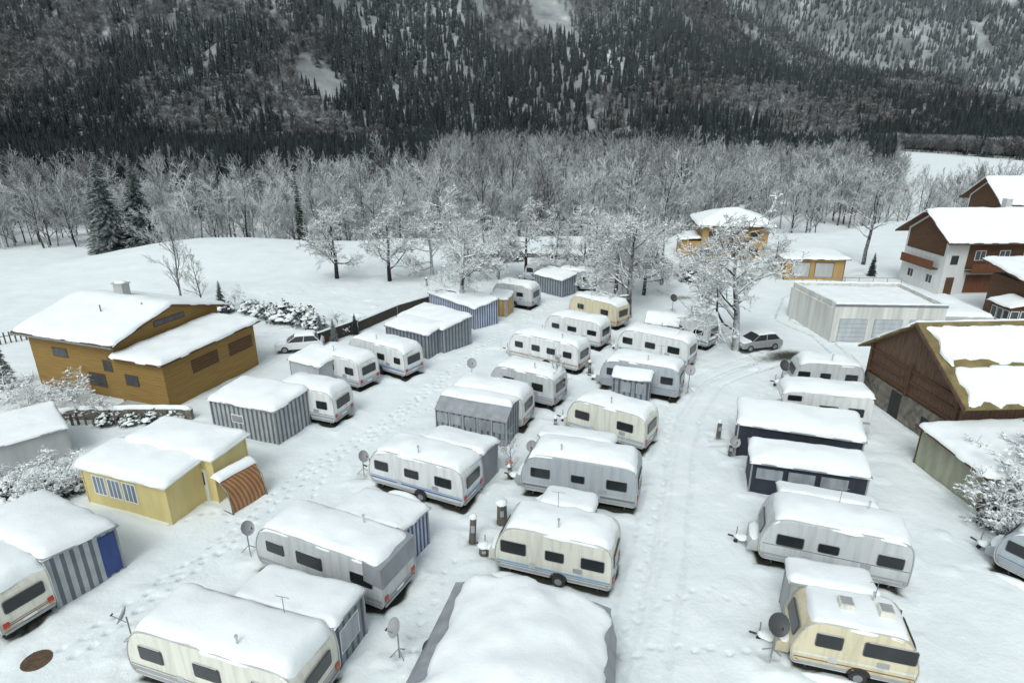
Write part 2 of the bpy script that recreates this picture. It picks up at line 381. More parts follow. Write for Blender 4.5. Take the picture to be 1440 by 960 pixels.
    c.tube([(-1.1,W/2,.42),(-1.4,W/2,.46)],.045,RUB,6); c.tube([(-1.0,W/2+.1,.95),(-1.0,W/2+.1,.12)],.028,STEEL,6)
    c.tube([(-1.0,W/2+.05,.1),(-1.0,W/2+.15,.1)],.1,RUB,8)
    c.prism([(-.5,.42),(-.48,.85),(-.3,.98),(0,1.02),(0,.42)][::-1],.4,W-.4,B)
    o['snow_cap'].lump((-.75,W/2,.44),.35,.3,.16,seed=s); o['snow_cap'].lump((-.22,W/2,.98),.28,.8,.14,seed=s+1)
    xs=[q[0] for q in top]; zs=[q[1] for q in top]
    zf=lambda X,Y: float(np.interp(X,xs,zs))-.07*abs((Y-W/2)/(W/2))**3-.01
    x0=.42 if not old else .46; x1=L-.14 if not old else L-.46
    hb=[]
    if hatches:
        hb=[(L*(.25+.1*rnd.random()),W/2,.33,.09),(L*(.65+.1*rnd.random()),W/2,.3,.08)]
    o['snow_cap'].snow([(x0,.0),(x1,.0),(x1,W-.0),(x0,W-.0)],zf,t*rnd.uniform(.8,1.2),seed=s,bumps=hb,wob=.09)
    cx=L*rnd.uniform(.3,.75); cy=rnd.choice([.45,W-.5])
    o['details'].tube([(cx,cy,H-.05),(cx,cy,H+t+.30)],.035,ALU,7); o['details'].tube([(cx,cy,H+t+.30),(cx,cy,H+t+.38)],.06,ALU,7)
    if rnd.random()<.5:
        cx=L*rnd.uniform(.2,.8); o['details'].tube([(cx,W-.3,H),(cx,W-.3,H+t+.7)],.015,STEEL,5); o['details'].tube([(cx-.3,W-.3,H+t+.65),(cx+.3,W-.3,H+t+.7)],.012,STEEL,5)
    if old: # roof lights blown free of snow
        for fx in (.42,.74):
            o['roof_lights'].box(L*fx-.25,L*fx+.25,W/2-.28,W/2+.22,H,H+t+.22,BODY['ivory']); o['roof_lights'].box(L*fx-.2,L*fx+.2,W/2-.23,W/2+.17,H+t+.222,H+t+.25,FRM)
    o.done({'body':.10})
    return p,y,L,W
# ------------------------------------------------------------------ huts, awnings
def hut(name,a,b=None,L=None,yaw=None,W=3,h0=2.2,h1=2.5,wall=None,t=.24,over=.15,wins=(),ewins=(),fm=None,gm=None,door=None,gable=False,bare=0,fascia=None,post=None,rad=0,bars=0,right=False):
    p,y,L=frame(a,b,L,yaw,right); o=Ob(name,p,y); s=sd(); FOOT.append((p,y,L,W,bare))
    fm=fm or WFRM; gm=gm or GLASS; fascia=fascia or FRM
    if gable:
        zf=lambda X,Y: h0+(h1-h0)*(1-abs(Y-W/2)/(W/2))
    else: zf=lambda X,Y: h0+(h1-h0)*(Y/W)
    wl=o['walls']
    if gable: prof=[(0,0),(W,0),(W,h0),(W/2,h1),(0,h0)]
    else: prof=[(0,0),(W,0),(W,h1),(0,h0)]
    wl.prism(prof,0,L,wall,axis='x')
    e=over
    def slab(ya,yb):
        za,zb=zf(0,ya)+.02,zf(0,yb)+.02
        if ya<=0: za=h0-(abs(h1-h0)/ (W/2 if gable else W))*e*(1 if h1>=h0 else -1)+.02; ya=-e
        if yb>=W:
            zb=(h0-(h1-h0)/(W/2)*e if gable else h1+(h1-h0)/W*e)+.02; yb=W+e
        o['roof'].hexa([(-e,ya,za),(L+e,ya,za),(L+e,yb,zb),(-e,yb,zb),(-e,ya,za+.09),(L+e,ya,za+.09),(L+e,yb,zb+.09),(-e,yb,zb+.09)],fascia)
    if gable: slab(0,W/2); slab(W/2,W)
    else: slab(0,W)
    if gable: zr=lambda X,Y: h0+(h1-h0)*(1-abs(Y-W/2)/(W/2))+.1-.05*math.exp(-((Y-W/2)/.25)**2)
    else: zr=lambda X,Y: h0+(h1-h0)*(Y/W)+.1
    if t>0: o['snow_cap'].snow([(-e,-e),(L+e,-e),(L+e,W+e),(-e,W+e)],zr,t,seed=s)
    for x,z,w,h in wins: o['windows'].window((x,-.002,z),(1,0,0),(0,-1,0),w,h,fm,gm,rad,bars=bars)
    for yy,z,w,h in ewins: o['windows'].window((L+.002,yy,z),(0,1,0),(1,0,0),w,h,fm,gm,rad,bars=bars)
    if door is not None:
        side,pos=door
        if side=='n': o['door'].rrect((pos,-.002,1.0),(1,0,0),(0,-1,0),.85,2.0,fm,.03,0); o['door'].rrect((pos,-.03,1.4),(1,0,0),(0,-1,0),.55,.8,gm,.01,0)
        else: o['door'].rrect((L+.002,pos,1.0),(0,1,0),(1,0,0),.85,2.0,fm,.03,0)
    for xx in (0,L):
        for yy,hh in ((0,h0),(W,h0 if gable else h1)):
            o['corner_posts'].box(xx-.04,xx+.04,yy-.04,yy+.04,0,hh-.02,post or fascia)
    o.done(); return p,y,L,W
GW=stripes('awning_grey_white',(.13,.15,.17),(.42,.45,.47),2.6,.45)
BW=stripes('awning_blue_white',(.06,.11,.26),(.48,.51,.55),3.2,.5)
GG=stripes('awning_dark_grey',(.09,.11,.14),(.26,.29,.32),2.4,.4)
ORW=stripes('awning_orange',(.30,.10,.03),(.36,.24,.13),4,.5)
TARP=mat('grey_tarp',(.26,.28,.30),.55,.2,bmp=.5)
LTARP=mat('light_tarp',(.43,.46,.48),.55,.15,bmp=.4)
NAVY=mat('navy_fabric',(.022,.026,.04),.7,.3)
DBLUE=mat('blue_fabric',(.03,.06,.2),.7,.2)
PVC=mat('clear_pvc_panel',(.28,.31,.33),.25,.3)
YEL=mat('yellow_render',(.62,.52,.24),.8,.08)
OCH=wood('ochre_timber',(.27,.165,.045),4.5,var=.22)
OCHD=wood('brown_timber',(.10,.05,.025),5)
OLDW=wood('old_barn_boards',(.12,.07,.045),4,axis=0,var=.5)
STONE=mat('rubble_stone',(.17,.155,.13),.9,.5,2.5,stretch=(1,1,1),bmp=.8)
PLAST=mat('white_plaster',(.64,.65,.64),.85,.08)
CONC=mat('weathered_concrete',(.40,.41,.41),.85,.22,.8,stretch=(1,1,.2))
GCON=mat('streaked_white_render',(.60,.60,.57),.85,.22,1.2,stretch=(1.5,1.5,.12))
GREENW=mat('pale_green_boards',(.31,.32,.24),.8,.2)
MOSS=mat('mossy_roof',(.19,.15,.065),.9,.4,1.2,stretch=(1,1,1))
OCHP=mat('ochre_plaster',(.40,.26,.10),.85,.1)

S1=(('blue',.74,.09),('sky',.88,.05))
S2=(('mgrey',.66,.16),('blue',.90,.04))
S3=(('brown',.74,.05),('brown',.84,.03))
S4=(('sky',.70,.06),('mgrey',.80,.06),)
W3=((.14,.8,.5),(.47,.8,.45),(.80,.9,.5))
B_=lambda cv,x,g=.03: {'to':cv,'x':x,'gap':g}
# --- bottom left
c=caravan((190,955),(425,1035),body='ivory',st=(('mgrey',.66,.16),('dgrey',.9,.03)),wins=((.16,.95,.55),(.5,1.0,.55),(.83,.9,.55)),W=2.5,t=.26)
hut('awning_tent',B_(c,c[2]-4.6),L=4.4,W=2.1,h0=2.3,h1=2.15,wall=GG,ewins=((1.0,1.2,1.3,1.1),),gm=PVC)
c=caravan((366,800),(541,868),body='lgrey',st=(('mgrey',.66,.16),),wins=((.17,.9,.5),(.45,1.25,.58),(.85,1.0,.5)),W=2.45,t=.25,endw=None,cover=True)
hut('awning_tent',B_(c,2.6),L=3.7,W=2.4,h0=2.25,h1=2.05,wall=BW,t=.24)
c=caravan((522,684),(652,722),body='white',st=S1,wins=W3,W=2.3)
hut('awning_tent',B_(c,c[2]-3.9),L=3.8,W=2.0,h0=2.35,h1=2.15,wall=TARP,t=.24)
c=caravan((697,804),(858,842),body='ivory',st=(('sky',.74,.10),('blue',.66,.03)),wins=((.16,1.05,.55),(.52,.75,.45),(.84,.9,.5)),W=2.3,H=2.7,t=.26)
hut('awning_tent',B_(c,1.5),L=2.4,W=1.7,h0=2.5,h1=2.3,wall=GG,t=.24)
c=caravan((733,695),(893,724),body='grey',st=(('dgrey',.70,.10),('lgrey',.86,.06)),wins=((.17,.95,.5),(.5,.65,.4),(.83,.95,.5)),W=2.4,H=2.75)
hut('awning_tent',B_(c,.4),L=4.2,W=1.5,h0=2.5,h1=2.3,wall=LTARP,t=.24)
caravan((797,608),(905,640),body='ivory',st=S4,wins=((.2,.9,.5),(.75,.95,.5)),W=2.3)
caravan((690,556),(778,578),body='lgrey',st=S2,wins=((.3,.8,.5),(.75,.8,.5)),W=2.3,t=.25)
# grey mansard awning with caravan behind
def mansard(a,b,W,h0,h1):
    p,y,L=frame(a,b); o=Ob('awning_tent',p,y); FOOT.append((p,y,L,W,.5)); s=sd()
    o['walls'].prism([(0,0),(W,0),(W,h1),(.9,h1),(-.06,h0),(0,h0)],0,L,GG,axis='x')
    o['walls'].hexa([(-.05,-.08,h0),(L+.05,-.08,h0),(L+.05,.9,h1),(-.05,.9,h1),(-.05,-.08,h0+.05),(L+.05,-.08,h0+.05),(L+.05,.9,h1+.05),(-.05,.9,h1+.05)],TARP)
    n=5
    for i in range(n): o['windows'].window(((i+.5)*L/n,-.002,1.25),(1,0,0),(0,-1,0),L/n-.22,.7,FRM,PVC,.05)
    for i in range(n+1): o['poles'].box(i*L/n-.03,i*L/n+.03,-.05,-.003,0,h0,ALU)
    o['walls'].box(0,L,-.03,-.004,0.02,.45,TARP)
    o['snow_cap'].snow([(0,.8),(L,.8),(L,W+.1),(0,W+.1)],lambda X,Y:h1+.05,.25,seed=s)
    o.done(); return p,y,L,W
m_=mansard((614,608),(712,628),2.2,1.75,2.45)
caravan(B_(m_,-.4),L=5.8,body='white',st=S2,W=2.3,H=2.6)
caravan((716,505),(812,528),body='white',st=S3,wins=((.15,.7,.45),(.4,.7,.45),(.62,.7,.45),(.85,.7,.45)),W=2.3)
caravan((843,546),(952,566),body='grey',st=S2,wins=((.15,.7,.5),(.85,.8,.5)),W=2.4,H=2.65)
hut('toilet_tent',(860,562),(911,569),W=1.2,h0=1.85,h1=2.1,wall=GG,t=.2,wins=((1.0,1.2,.7,.8),(2.1,1.2,.7,.8)),gm=PVC,fascia=TARP,fm=FRM)
caravan((868,500),(965,522),body='white',st=S1,W=2.4,wins=W3)
caravan((766,477),(843,494),body='white',st=S4,wins=((.2,.7,.4),(.5,.8,.4),(.85,.8,.4)))
caravan((800,447),(866,465),body='cream',st=S3,wins=((.25,.7,.45),(.75,.8,.45)),t=.22)
caravan((938,480),(994,494),body='white',st=S1,wins=((.3,.7,.4),(.75,.8,.4)),t=.24)
hut('awning_tent',(906,480),(950,486),W=2.4,h0=1.9,h1=2.6,wall=GG,gable=True,t=.12,fascia=TARP)
# --- right column
hut('awning_tent',(1033,640),(1205,668),W=3.0,h0=2.2,h1=2.5,wall=NAVY,t=.27)
hut('awning_tent',(1052,692),(1212,716),W=2.1,h0=1.95,h1=2.2,wall=NAVY,t=.27,wins=((.95,1.35,1.5,.8),(2.6,1.35,1.5,.8),(4.25,1.35,1.5,.8)),gm=PVC,ewins=((1.1,1.3,1.5,.9),),fascia=TARP,fm=NAVY)
c=caravan((1064,792),(1273,838),body='lgrey',st=(('mgrey',.66,.10),('dgrey',1.25,.03)),wins=((.2,1.0,.5),(.46,.75,.4),(.86,.9,.5)),W=2.4,H=2.75,t=.22,endw=None)
hut('awning_tent',B_(c,.8),L=4.2,W=1.1,h0=2.55,h1=2.4,wall=CONC,t=.2)
c=caravan((1108,940),(1282,978),body='cream',st=(('ivory',.9,.12),('brown',.72,.05)),wins=((.28,.8,.52),(.76,1.5,.55)),old=True,W=2.1,H=2.5,t=.16,wz=1.72,hatches=False)
hut('awning_tent',B_(c,.1),L=3.0,W=1.5,h0=2.35,h1=2.2,wall=CONC,t=.22)
caravan((1392,800),L=5.5,yaw=-58,body='grey',st=S2,wins=W3,W=2.3)
# motorhome
def motorhome(a,b,yawfix=None):
    p,y,L=frame(a,b,yaw=yawfix); o=Ob('motorhome',p,y); W=2.3;H=2.9; FOOT.append((p,y,L,W,.7)); B=BODY['white']
    prof=fillet([(.0,.35),(-.02,.95),(.75,1.25),(1.15,1.9),(.35,2.05),(.25,2.45),(.7,H-.05),(1.2,H),(L-.3,H),(L-.05,H-.2),(L,.45),(L-.1,.35)][::-1],.1)
    o['body'].prism(prof,0,W,B,True)
    o['windows'].rrect((.95,W/2,1.6),(0,-1,0),(-1,0,.6),1.9,.72,GLASS,.03,.06,(.52,0,.85))
    for dy,yy in ((-1,0),(1,W)):
        r=(1,0,0) if dy<0 else (-1,0,0)
        o['windows'].window((1.65,yy+dy*.002,1.5),r,(0,dy,0),.85,.7,DARK,GLASS,.06)
        o['windows'].window((L*.55,yy+dy*.002,1.75),r,(0,dy,0),1.2,.6,DFR,GLASS,.08)
        o['windows'].window((L*.83,yy+dy*.002,1.75),r,(0,dy,0),1.0,.6,DFR,GLASS,.08)
        o['windows'].window((1.1,yy+dy*.002,2.4),r,(0,dy,0),.9,.4,DFR,GLASS,.08)
        y0,y1=sorted((yy+dy*.002,yy+dy*.01)); o['stripes'].box(1.6,L-.05,y0,y1,1.0,1.15,BODY['mgrey'])
        for wx in (.95,L-1.5):
            for rr,th,mm in ((.34,.03,RUB),(.2,.045,STEEL)):
                y0,y1=sorted((yy-dy*.2,yy+dy*th)); o['wheels'].prism([(wx+rr*math.cos(k*math.pi/8),.34+rr*math.sin(k*math.pi/8)) for k in range(16)],y0,y1,mm)
        y0,y1=sorted((yy,yy+dy*.2)); o['mirrors'].box(1.15,1.22,y0,y1,1.5,1.85,DARK)
    o['details'].box(-.04,-.021,.3,W-.3,.62,.8,DARK); 
    for yy in (.12,W-.42): o['details'].box(-.05,-.022,yy,yy+.3,.82,.92,FRM)
    o['snow_cap'].snow([(.35,-.02),(L-.05,-.02),(L-.05,W+.02),(.35,W+.02)],lambda X,Y:H-.02-max(0,.9-X)*.35,.26,seed=sd())
    o['snow_cap'].snow([(.0,.1),(.72,.1),(.72,W-.1),(0,W-.1)],lambda X,Y:.98+.36*X,.12,seed=sd())
    o.done({'body':.06}); return p,y,L,W
motorhome((1086,594),(1222,624),-14)
caravan((1112,552),(1210,562),body='lgrey',st=S2,W=2.3,yaw=-12,t=.28)
# --- left column
c=caravan((8,908),L=6.2,yaw=-27,right=True,body='ivory',st=S3,W=2.1,bare=.8,endw=(1.5,.6))
c2=hut('awning_tent',B_(c,.4),L=5.6,W=2.9,h0=2.6,h1=2.3,wall=GW,t=.32,fascia=TARP,ewins=((2.45,1.15,.75,2.1),),fm=DBLUE,gm=DBLUE)
c=hut('yellow_cabin',(127,706),(243,737),W=2.3,h0=2.35,h1=2.55,wall=YEL,t=.28,over=.3,wins=((1.15,1.35,.95,1.2),(2.25,1.35,.95,1.2),(3.35,1.35,.95,1.2)),fascia=WFRM,bars=2,gm=mat('curtained_window',(.16,.21,.28),.3,.2,bmp=0),post=YEL)
hut('yellow_cabin',B_(c,.9,.05),L=5.9,W=2.5,h0=2.72,h1=2.85,wall=YEL,t=.28,over=.25,fascia=WFRM,post=YEL,door=('n',4.9))
c=hut('awning_tent',(303,606),(392,626),W=3.2,h0=2.35,h1=2.6,wall=GW,t=.28,wins=((2.2,1.35,1.0,.6),),gm=PVC,fascia=TARP)
caravan((395,586),(462,602),L=5.2,yaw=-20,body='white',st=S2,W=2.3)
caravan((436,533),(508,552),body='white',st=S2,W=2.3,L=5.4,yaw=-30)
hut('awning_tent',(412,540),L=3.2,yaw=-30,W=2.6,h0=2.1,h1=2.4,wall=LTARP,t=.26)
caravan((492,513),(570,536),body='white',st=S1,W=2.3,wins=((.2,.9,.45),(.6,.7,.45),(.88,.6,.45)))
hut('awning_tent',(545,490),(602,505),W=2.4,h0=2.2,h1=2.5,wall=GG,t=.26)
hut('awning_tent',(562,478),(625,498),W=3.6,h0=2.3,h1=2.7,wall=GG,t=.26)
hut('awning_tent',(605,440),(668,464),W=3.0,h0=2.2,h1=2.6,wall=BW,t=.22)
hut('awning_tent',(688,443),(712,446),W=2.0,h0=1.9,h1=2.2,wall=stripes('awning_yellow',(.5,.28,.05),(.45,.4,.3),2,.5),t=.2)
caravan((702,428),(738,436),body='lgrey',st=S4,wins=((.3,.7,.4),(.7,.7,.4)),L=5,yaw=-28)
hut('awning_tent',(752,408),(790,418),W=2.6,h0=2.0,h1=2.4,wall=GG,t=.25)
caravan((792,408),(824,412),body='grey',st=S4,L=5,yaw=-10,wins=((.3,.7,.4),(.7,.7,.4)))
caravan((748,396),(780,400),body='lgrey',st=S4,L=5,yaw=-15)
# far-left shed
hut('garden_shed',(-60,690),(103,640),W=4,h0=1.9,h1=2.2,wall=CONC,t=.14)
# --- big tent at the bottom
def bigtent():
    y=math.radians(-13); L=6.0;W=5.6; ex=Vector((math.cos(y),math.sin(y),0)); ey=Vector((-ex.y,ex.x,0))
    p=G(648,816,2.3); p=Vector((p.x,p.y,0))-ey*W-ex*.1; o=Ob('marquee_tent',p,y); FOOT.append((p,y,L,W,.2))
    h=1.95;rz=.75
    zf=lambda X,Y: h+rz*(1-(abs(X-L/2)/(L/2))**1.4)
    o['walls'].prism([(0,0),(L,0),(L,h),(L/2,h+rz),(0,h)],0,W,LTARP)
    e=.2; xs=[-e,L*.12,L*.3,L/2,L*.7,L*.88,L+e]
    for xa,xb in zip(xs[:-1],xs[1:]):
        za,zb=zf(max(0,min(L,xa)),0)-.02,zf(max(0,min(L,xb)),0)-.02
        o['roof'].hexa([(xa,-e,za),(xb,-e,zb),(xb,W+e,zb),(xa,W+e,za),(xa,-e,za+.06),(xb,-e,zb+.06),(xb,W+e,zb+.06),(xa,W+e,za+.06)],TARP)
    o['snow_cap'].snow([(.0,-.1),(L+.22,-.1),(L+.22,W+.05),(.35,W+.22)],lambda X,Y:zf(min(L,max(0,X)),Y)+.04,.36,seed=77,wob=.2,amp=.10,step=.22)
    o['awning_flap'].hexa([(-.85,-.2,.9),(-.2,-.2,h-.05),(-.2,W-.3,h-.05),(-.45,W-.7,1.3),(-.85,-.2,.93),(-.2,-.2,h),(-.2,W-.3,h),(-.45,W-.7,1.33)],TARP)
    o['awning_flap'].hexa([(L+.2,.5,h-.1),(L+.7,.8,.9),(L+.5,W-.5,1.2),(L+.2,W,h-.1),(L+.2,.5,h-.07),(L+.7,.8,.93),(L+.5,W-.5,1.23),(L+.2,W,h-.07)],TARP)
    for xx,yy in ((-.8,-.1),(L+.8,1.0),(L+.6,W)): o['guy_ropes'].tube([(0 if xx<0 else L,yy,h),(xx*1.0+(-.6 if xx<0 else .5),yy,.02)],.012,WFRM,4)
    o.done()
bigtent()
# ------------------------------------------------------------------ houses
def slabroof(pt,x0,x1,ya,za,yb,zb,th,m):
    pt.hexa([(x0,ya,za),(x1,ya,za),(x1,yb,zb),(x0,yb,zb),(x0,ya,za+th),(x1,ya,za+th),(x1,yb,zb+th),(x0,yb,zb+th)],m)
def ochre_house():
    c=G(245,574); y=math.radians(-19); L1=9.2;L=13.8;W=10.0
    p=c-Vector((math.cos(y),math.sin(y),0))*L; o=Ob('ochre_wooden_house',p,y); FOOT.append((p,y,L,W,0))
    eh=4.6; rh=6.0; ah=3.55
    o['walls'].prism([(0,0),(W,0),(W,eh),(W/2,rh),(0,eh)],0,L1,OCH,axis='x')
    o['walls'].box(L1+.002,L,-.3,W-1,0,ah,OCH)
    e=.7; dz=(rh-eh)/(W/2)*e
    slabroof(o['roof'],-.7,L1+.6,-e,eh-dz+.02,W/2,rh+.02,.16,OCHD); slabroof(o['roof'],-.7,L1+.6,W/2,rh+.02,W+e,eh-dz+.02,.16,OCHD)
    o['snow_cap'].snow([(-.7,-e),(L1+.6,-e),(L1+.6,W+e),(-.7,W+e)],lambda X,Y: eh+(rh-eh)*(1-abs(Y-W/2)/(W/2))+.18-.06*math.exp(-((Y-W/2)/.4)**2),.26,seed=sd())
    slabroof(o['roof'],L1+.02,L+.5,-.8,ah+.02,W-.6,ah+.3,.14,OCHD)
    o['snow_cap'].snow([(L1+.0,-.8),(L+.5,-.8),(L+.5,W-.6),(L1+.0,W-.6)],lambda X,Y: ah+.16+.03*Y,.26,seed=sd())
    for x,z,w,h in ((3.2,3.1,1.6,.75),(8.0,2.6,.9,.9)): o['windows'].window((x,-.002,z),(1,0,0),(0,-1,0),w,h,OCHD,HGLASS,0,bars=1)
    o['windows'].window((6.6,-.002,1.3),(1,0,0),(0,-1,0),1.8,1.1,OCHD,HGLASS,0,bars=1)
    o['windows'].window((L1+1.4,-.302,1.9),(1,0,0),(0,-1,0),1.3,.9,OCHD,HGLASS,0)
    for yy in (2.2,6.0): 
        for k in range(5): o['shutters'].box(L+.004,L+.05,yy,yy+2.6,1.9+k*.22,2.05+k*.22,OCHD)
    o['windows'].window((L1+.004,W/2,4.9),(0,1,0),(1,0,0),3.0,.5,OCHD,HGLASS,0,bars=2)
    o['gutter'].tube([(-.7,-e-.06,eh-.15),(L1+.6,-e-.06,eh-.15)],.07,STEEL,6); o['gutter'].tube([(L1-.1,-e,eh-.2),(L1-.1,-.08,eh-.5),(L1-.1,-.08,0)],.05,STEEL,6)
    o['chimney'].box(3.0,4.0,W/2+.6,W/2+1.3,5.5,7.1,CONC); o['chimney'].box(2.92,4.08,W/2+.52,W/2+1.38,7.102,7.2,CONC); o['snow_cap'].lump((3.5,W/2+.95,7.2),.5,.38,.15)
    for xx,yy in ((5.2,2.5),(7.8,4)): o['vents'].tube([(xx,yy,eh),(xx,yy,6.4)],.06,STEEL,6)
    o['entrance_step'].box(L1+.5,L1+3,-1.3,-.31,0,.2,CONC)
    o.done()
ochre_house()
def hip_house():
    p=G(984,364); y=math.radians(-8); L=9.5;W=8;o=Ob('hip_roof_house',p,y); FOOT.append((p,y,L,W,0)); h=5.0
    o['walls'].box(0,L,0,W,0,h,OCHP)
    e=.9; A=[(-e,-e),(L+e,-e),(L+e,W+e),(-e,W+e)]
    def zf(X,Y):
        d=min(X+e,L+e-X,Y+e,W+e-Y); return h+.05+.36*d
    R=[(-e,-e,h),(L+e,-e,h),(L+e,W+e,h),(-e,W+e,h),(-e,-e,h+.18),(L+e,-e,h+.18),(L+e,W+e,h+.18),(-e,W+e,h+.18)]
    o['roof'].hexa(R,OCHD)
    o['snow_cap'].snow(A,lambda X,Y: zf(X,Y)+.15,.3,seed=sd(),step=.5)
    for x,z in ((1.6,3.6),(4.6,3.6),(7.6,3.6),(1.6,1.2),(7.6,1.2)): o['windows'].window((x,-.002,z),(1,0,0),(0,-1,0),1.3,1.2,OCHD,HGLASS,0,bars=1)
    o['windows'].window((-.002,3,3.6),(0,-1,0),(-1,0,0),1.3,1.2,WFRM,HGLASS,0,bars=1)
    o['balcony'].box(2.8,6.6,-1.2,-.003,2.2,2.38,OCHD); o['balcony'].box(2.8,6.6,-1.2,-1.12,2.382,3.2,OCHD)
    o['door'].rrect((4.6,-.002,1.05),(1,0,0),(0,-1,0),1.0,2.1,OCHD,.04,0)
    o['porch_roof'].hexa([(-3.2,0,2.7),(-.01,0,3.1),(-.01,6,3.1),(-3.2,6,2.7),(-3.2,0,2.82),(-.01,0,3.22),(-.01,6,3.22),(-3.2,6,2.82)],OCHD)
    o['porch_walls'].box(-2.9,-.02,.3,5.7,0,2.68,OCHP)
    o['snow_cap'].snow([(-3.2,0),(-.05,0),(-.05,6),(-3.2,6)],lambda X,Y:3.2+.125*X,.25,seed=sd())
    o['chimney'].box(5.8,6.5,4.2,4.9,h+1,h+2.6,CONC)
    o.done()
hip_house()
hut('garage_annex',(1100,392),(1186,396),W=5,h0=2.8,h1=2.9,wall=OCHP,t=.26,over=.5,fascia=OCHD,wins=((2,1.4,2.4,2.0),(5,1.4,2.4,2.0)),gm=CONC,fm=OCHD,yaw=-4)
BALC=wood('balcony_boards',(.15,.055,.025),6,axis=0)
def chalet(p,L,W,eh,rh,yaw,name,og=1.0):
    y=math.radians(yaw); o=Ob(name,p,y); FOOT.append((p,y,L,W,0))
    o['walls'].prism([(0,0),(W,0),(W,eh),(W/2,rh),(0,eh)],0,L,PLAST,axis='x')
    e=1.2; dz=(rh-eh)/(W/2)*e
    slabroof(o['roof'],-og,L+1.2,-e,eh-dz+.02,W/2,rh+.02,.2,OCHD); slabroof(o['roof'],-og,L+1.2,W/2,rh+.02,W+e,eh-dz+.02,.2,OCHD)
    o['snow_cap'].snow([(-og,-e),(L+1.2,-e),(L+1.2,W+e),(-og,W+e)],lambda X,Y: eh+(rh-eh)*(1-abs(Y-W/2)/(W/2))+.22-.05*math.exp(-((Y-W/2)/.4)**2),.33,seed=sd(),step=.5)
    o['upper_boarding'].box(2.6,L-.5,-.06,-.003,3.1,eh-.15,OCHD)
    o['gable_boarding'].prism([(0.4,4.6),(W-.4,4.6),(W-.4,eh-.1),(W/2,rh-.3),(.4,eh-.1)],-.06,-.003,OCHD,axis='x')
    o['balcony'].box(2.6,L-.5,-1.2,-.07,2.85,3.0,OCHD); o['balcony'].box(2.6,L-.5,-1.2,-1.1,3.002,3.95,BALC)
    o['balcony'].box(-.9,-.07,.8,W-.8,2.85,3.0,OCHD); o['balcony'].box(-.9,-.82,.8,W-.8,3.002,3.9,BALC)
    o['ground_panel'].box(3.0,8.0,-.05,-.003,.2,2.4,BALC)
    for k in range(int((L-3)/3)): 
        x=2.6+k*3
        o['windows'].window((x+1.5,-.062,4.75),(1,0,0),(0,-1,0),1.3,1.2,WFRM,HGLASS,0,bars=1)
        if k>=2: o['windows'].window((x+1.5,-.002,1.5),(1,0,0),(0,-1,0),1.3,1.2,WFRM,HGLASS,0,bars=1)
    o['windows'].window((1.1,-.002,4.2),(1,0,0),(0,-1,0),.9,1.1,OCHD,HGLASS,0)
    o['door'].rrect((1.1,-.002,1.05),(1,0,0),(0,-1,0),1.0,2.1,OCHD,.04,0)
    for yy in (2,W-2):
        o['windows'].window((-.004,yy,1.5),(0,-1,0),(-1,0,0),1.1,1.1,WFRM,HGLASS,0,bars=1)
    o['chimney'].box(L*.55,L*.55+.8,W/2+.5,W/2+1.2,rh-.8,rh+1.4,CONC); o['snow_cap'].lump((L*.55+.4,W/2+.85,rh+1.4),.42,.38,.16)
    o.done()
chalet(G(1318,414),17,7.4,7.0,9.4,3,'alpine_chalet')
chalet(Vector((80,101,0)),16,9,7.6,10.6,-5,'alpine_chalet')
def bay_house():
    p=G(1438,462); o=Ob('timber_annex_house',p,math.radians(-2)); FOOT.append((p,0,8,7,0))
    o['walls'].box(0,9,0,6,0,4.4,OCHD)
    o['bay'].box(-2.2,-.003,-.6,2.0,0,2.3,OCHD)
    for k in range(3): o['bay_windows'].window((-2.202,-.2+k*.85,1.4),(0,-1,0),(-1,0,0),.75,1.2,WFRM,HGLASS,0)
    for k in range(2): o['bay_windows'].window((-1.7+k*1.0,-.602,1.4),(1,0,0),(0,-1,0),.85,1.2,WFRM,HGLASS,0)
    o['roof'].hexa([(-2.6,-1,2.31),(0,-1,2.8),(0,2.4,2.8),(-2.6,2.4,2.31),(-2.6,-1,2.4),(0,-1,2.9),(0,2.4,2.9),(-2.6,2.4,2.4)],OCHD)
    o['snow_cap'].snow([(-2.6,-1),(-.05,-1),(-.05,2.4),(-2.6,2.4)],lambda X,Y:2.9+.19*X,.22,seed=sd())
    slabroof(o['roof'],-.8,9.5,-.9,4.42,7,5.6,.18,OCHD); o['snow_cap'].snow([(-.8,-.9),(9.5,-.9),(9.5,7),(-.8,7)],lambda X,Y:4.75+.15*Y,.3,seed=sd())
    for x in (1.5,4.0): o['windows'].window((x,-.002,3.0),(1,0,0),(0,-1,0),1.2,1.2,WFRM,HGLASS,0,bars=1)
    o.done()
bay_house()
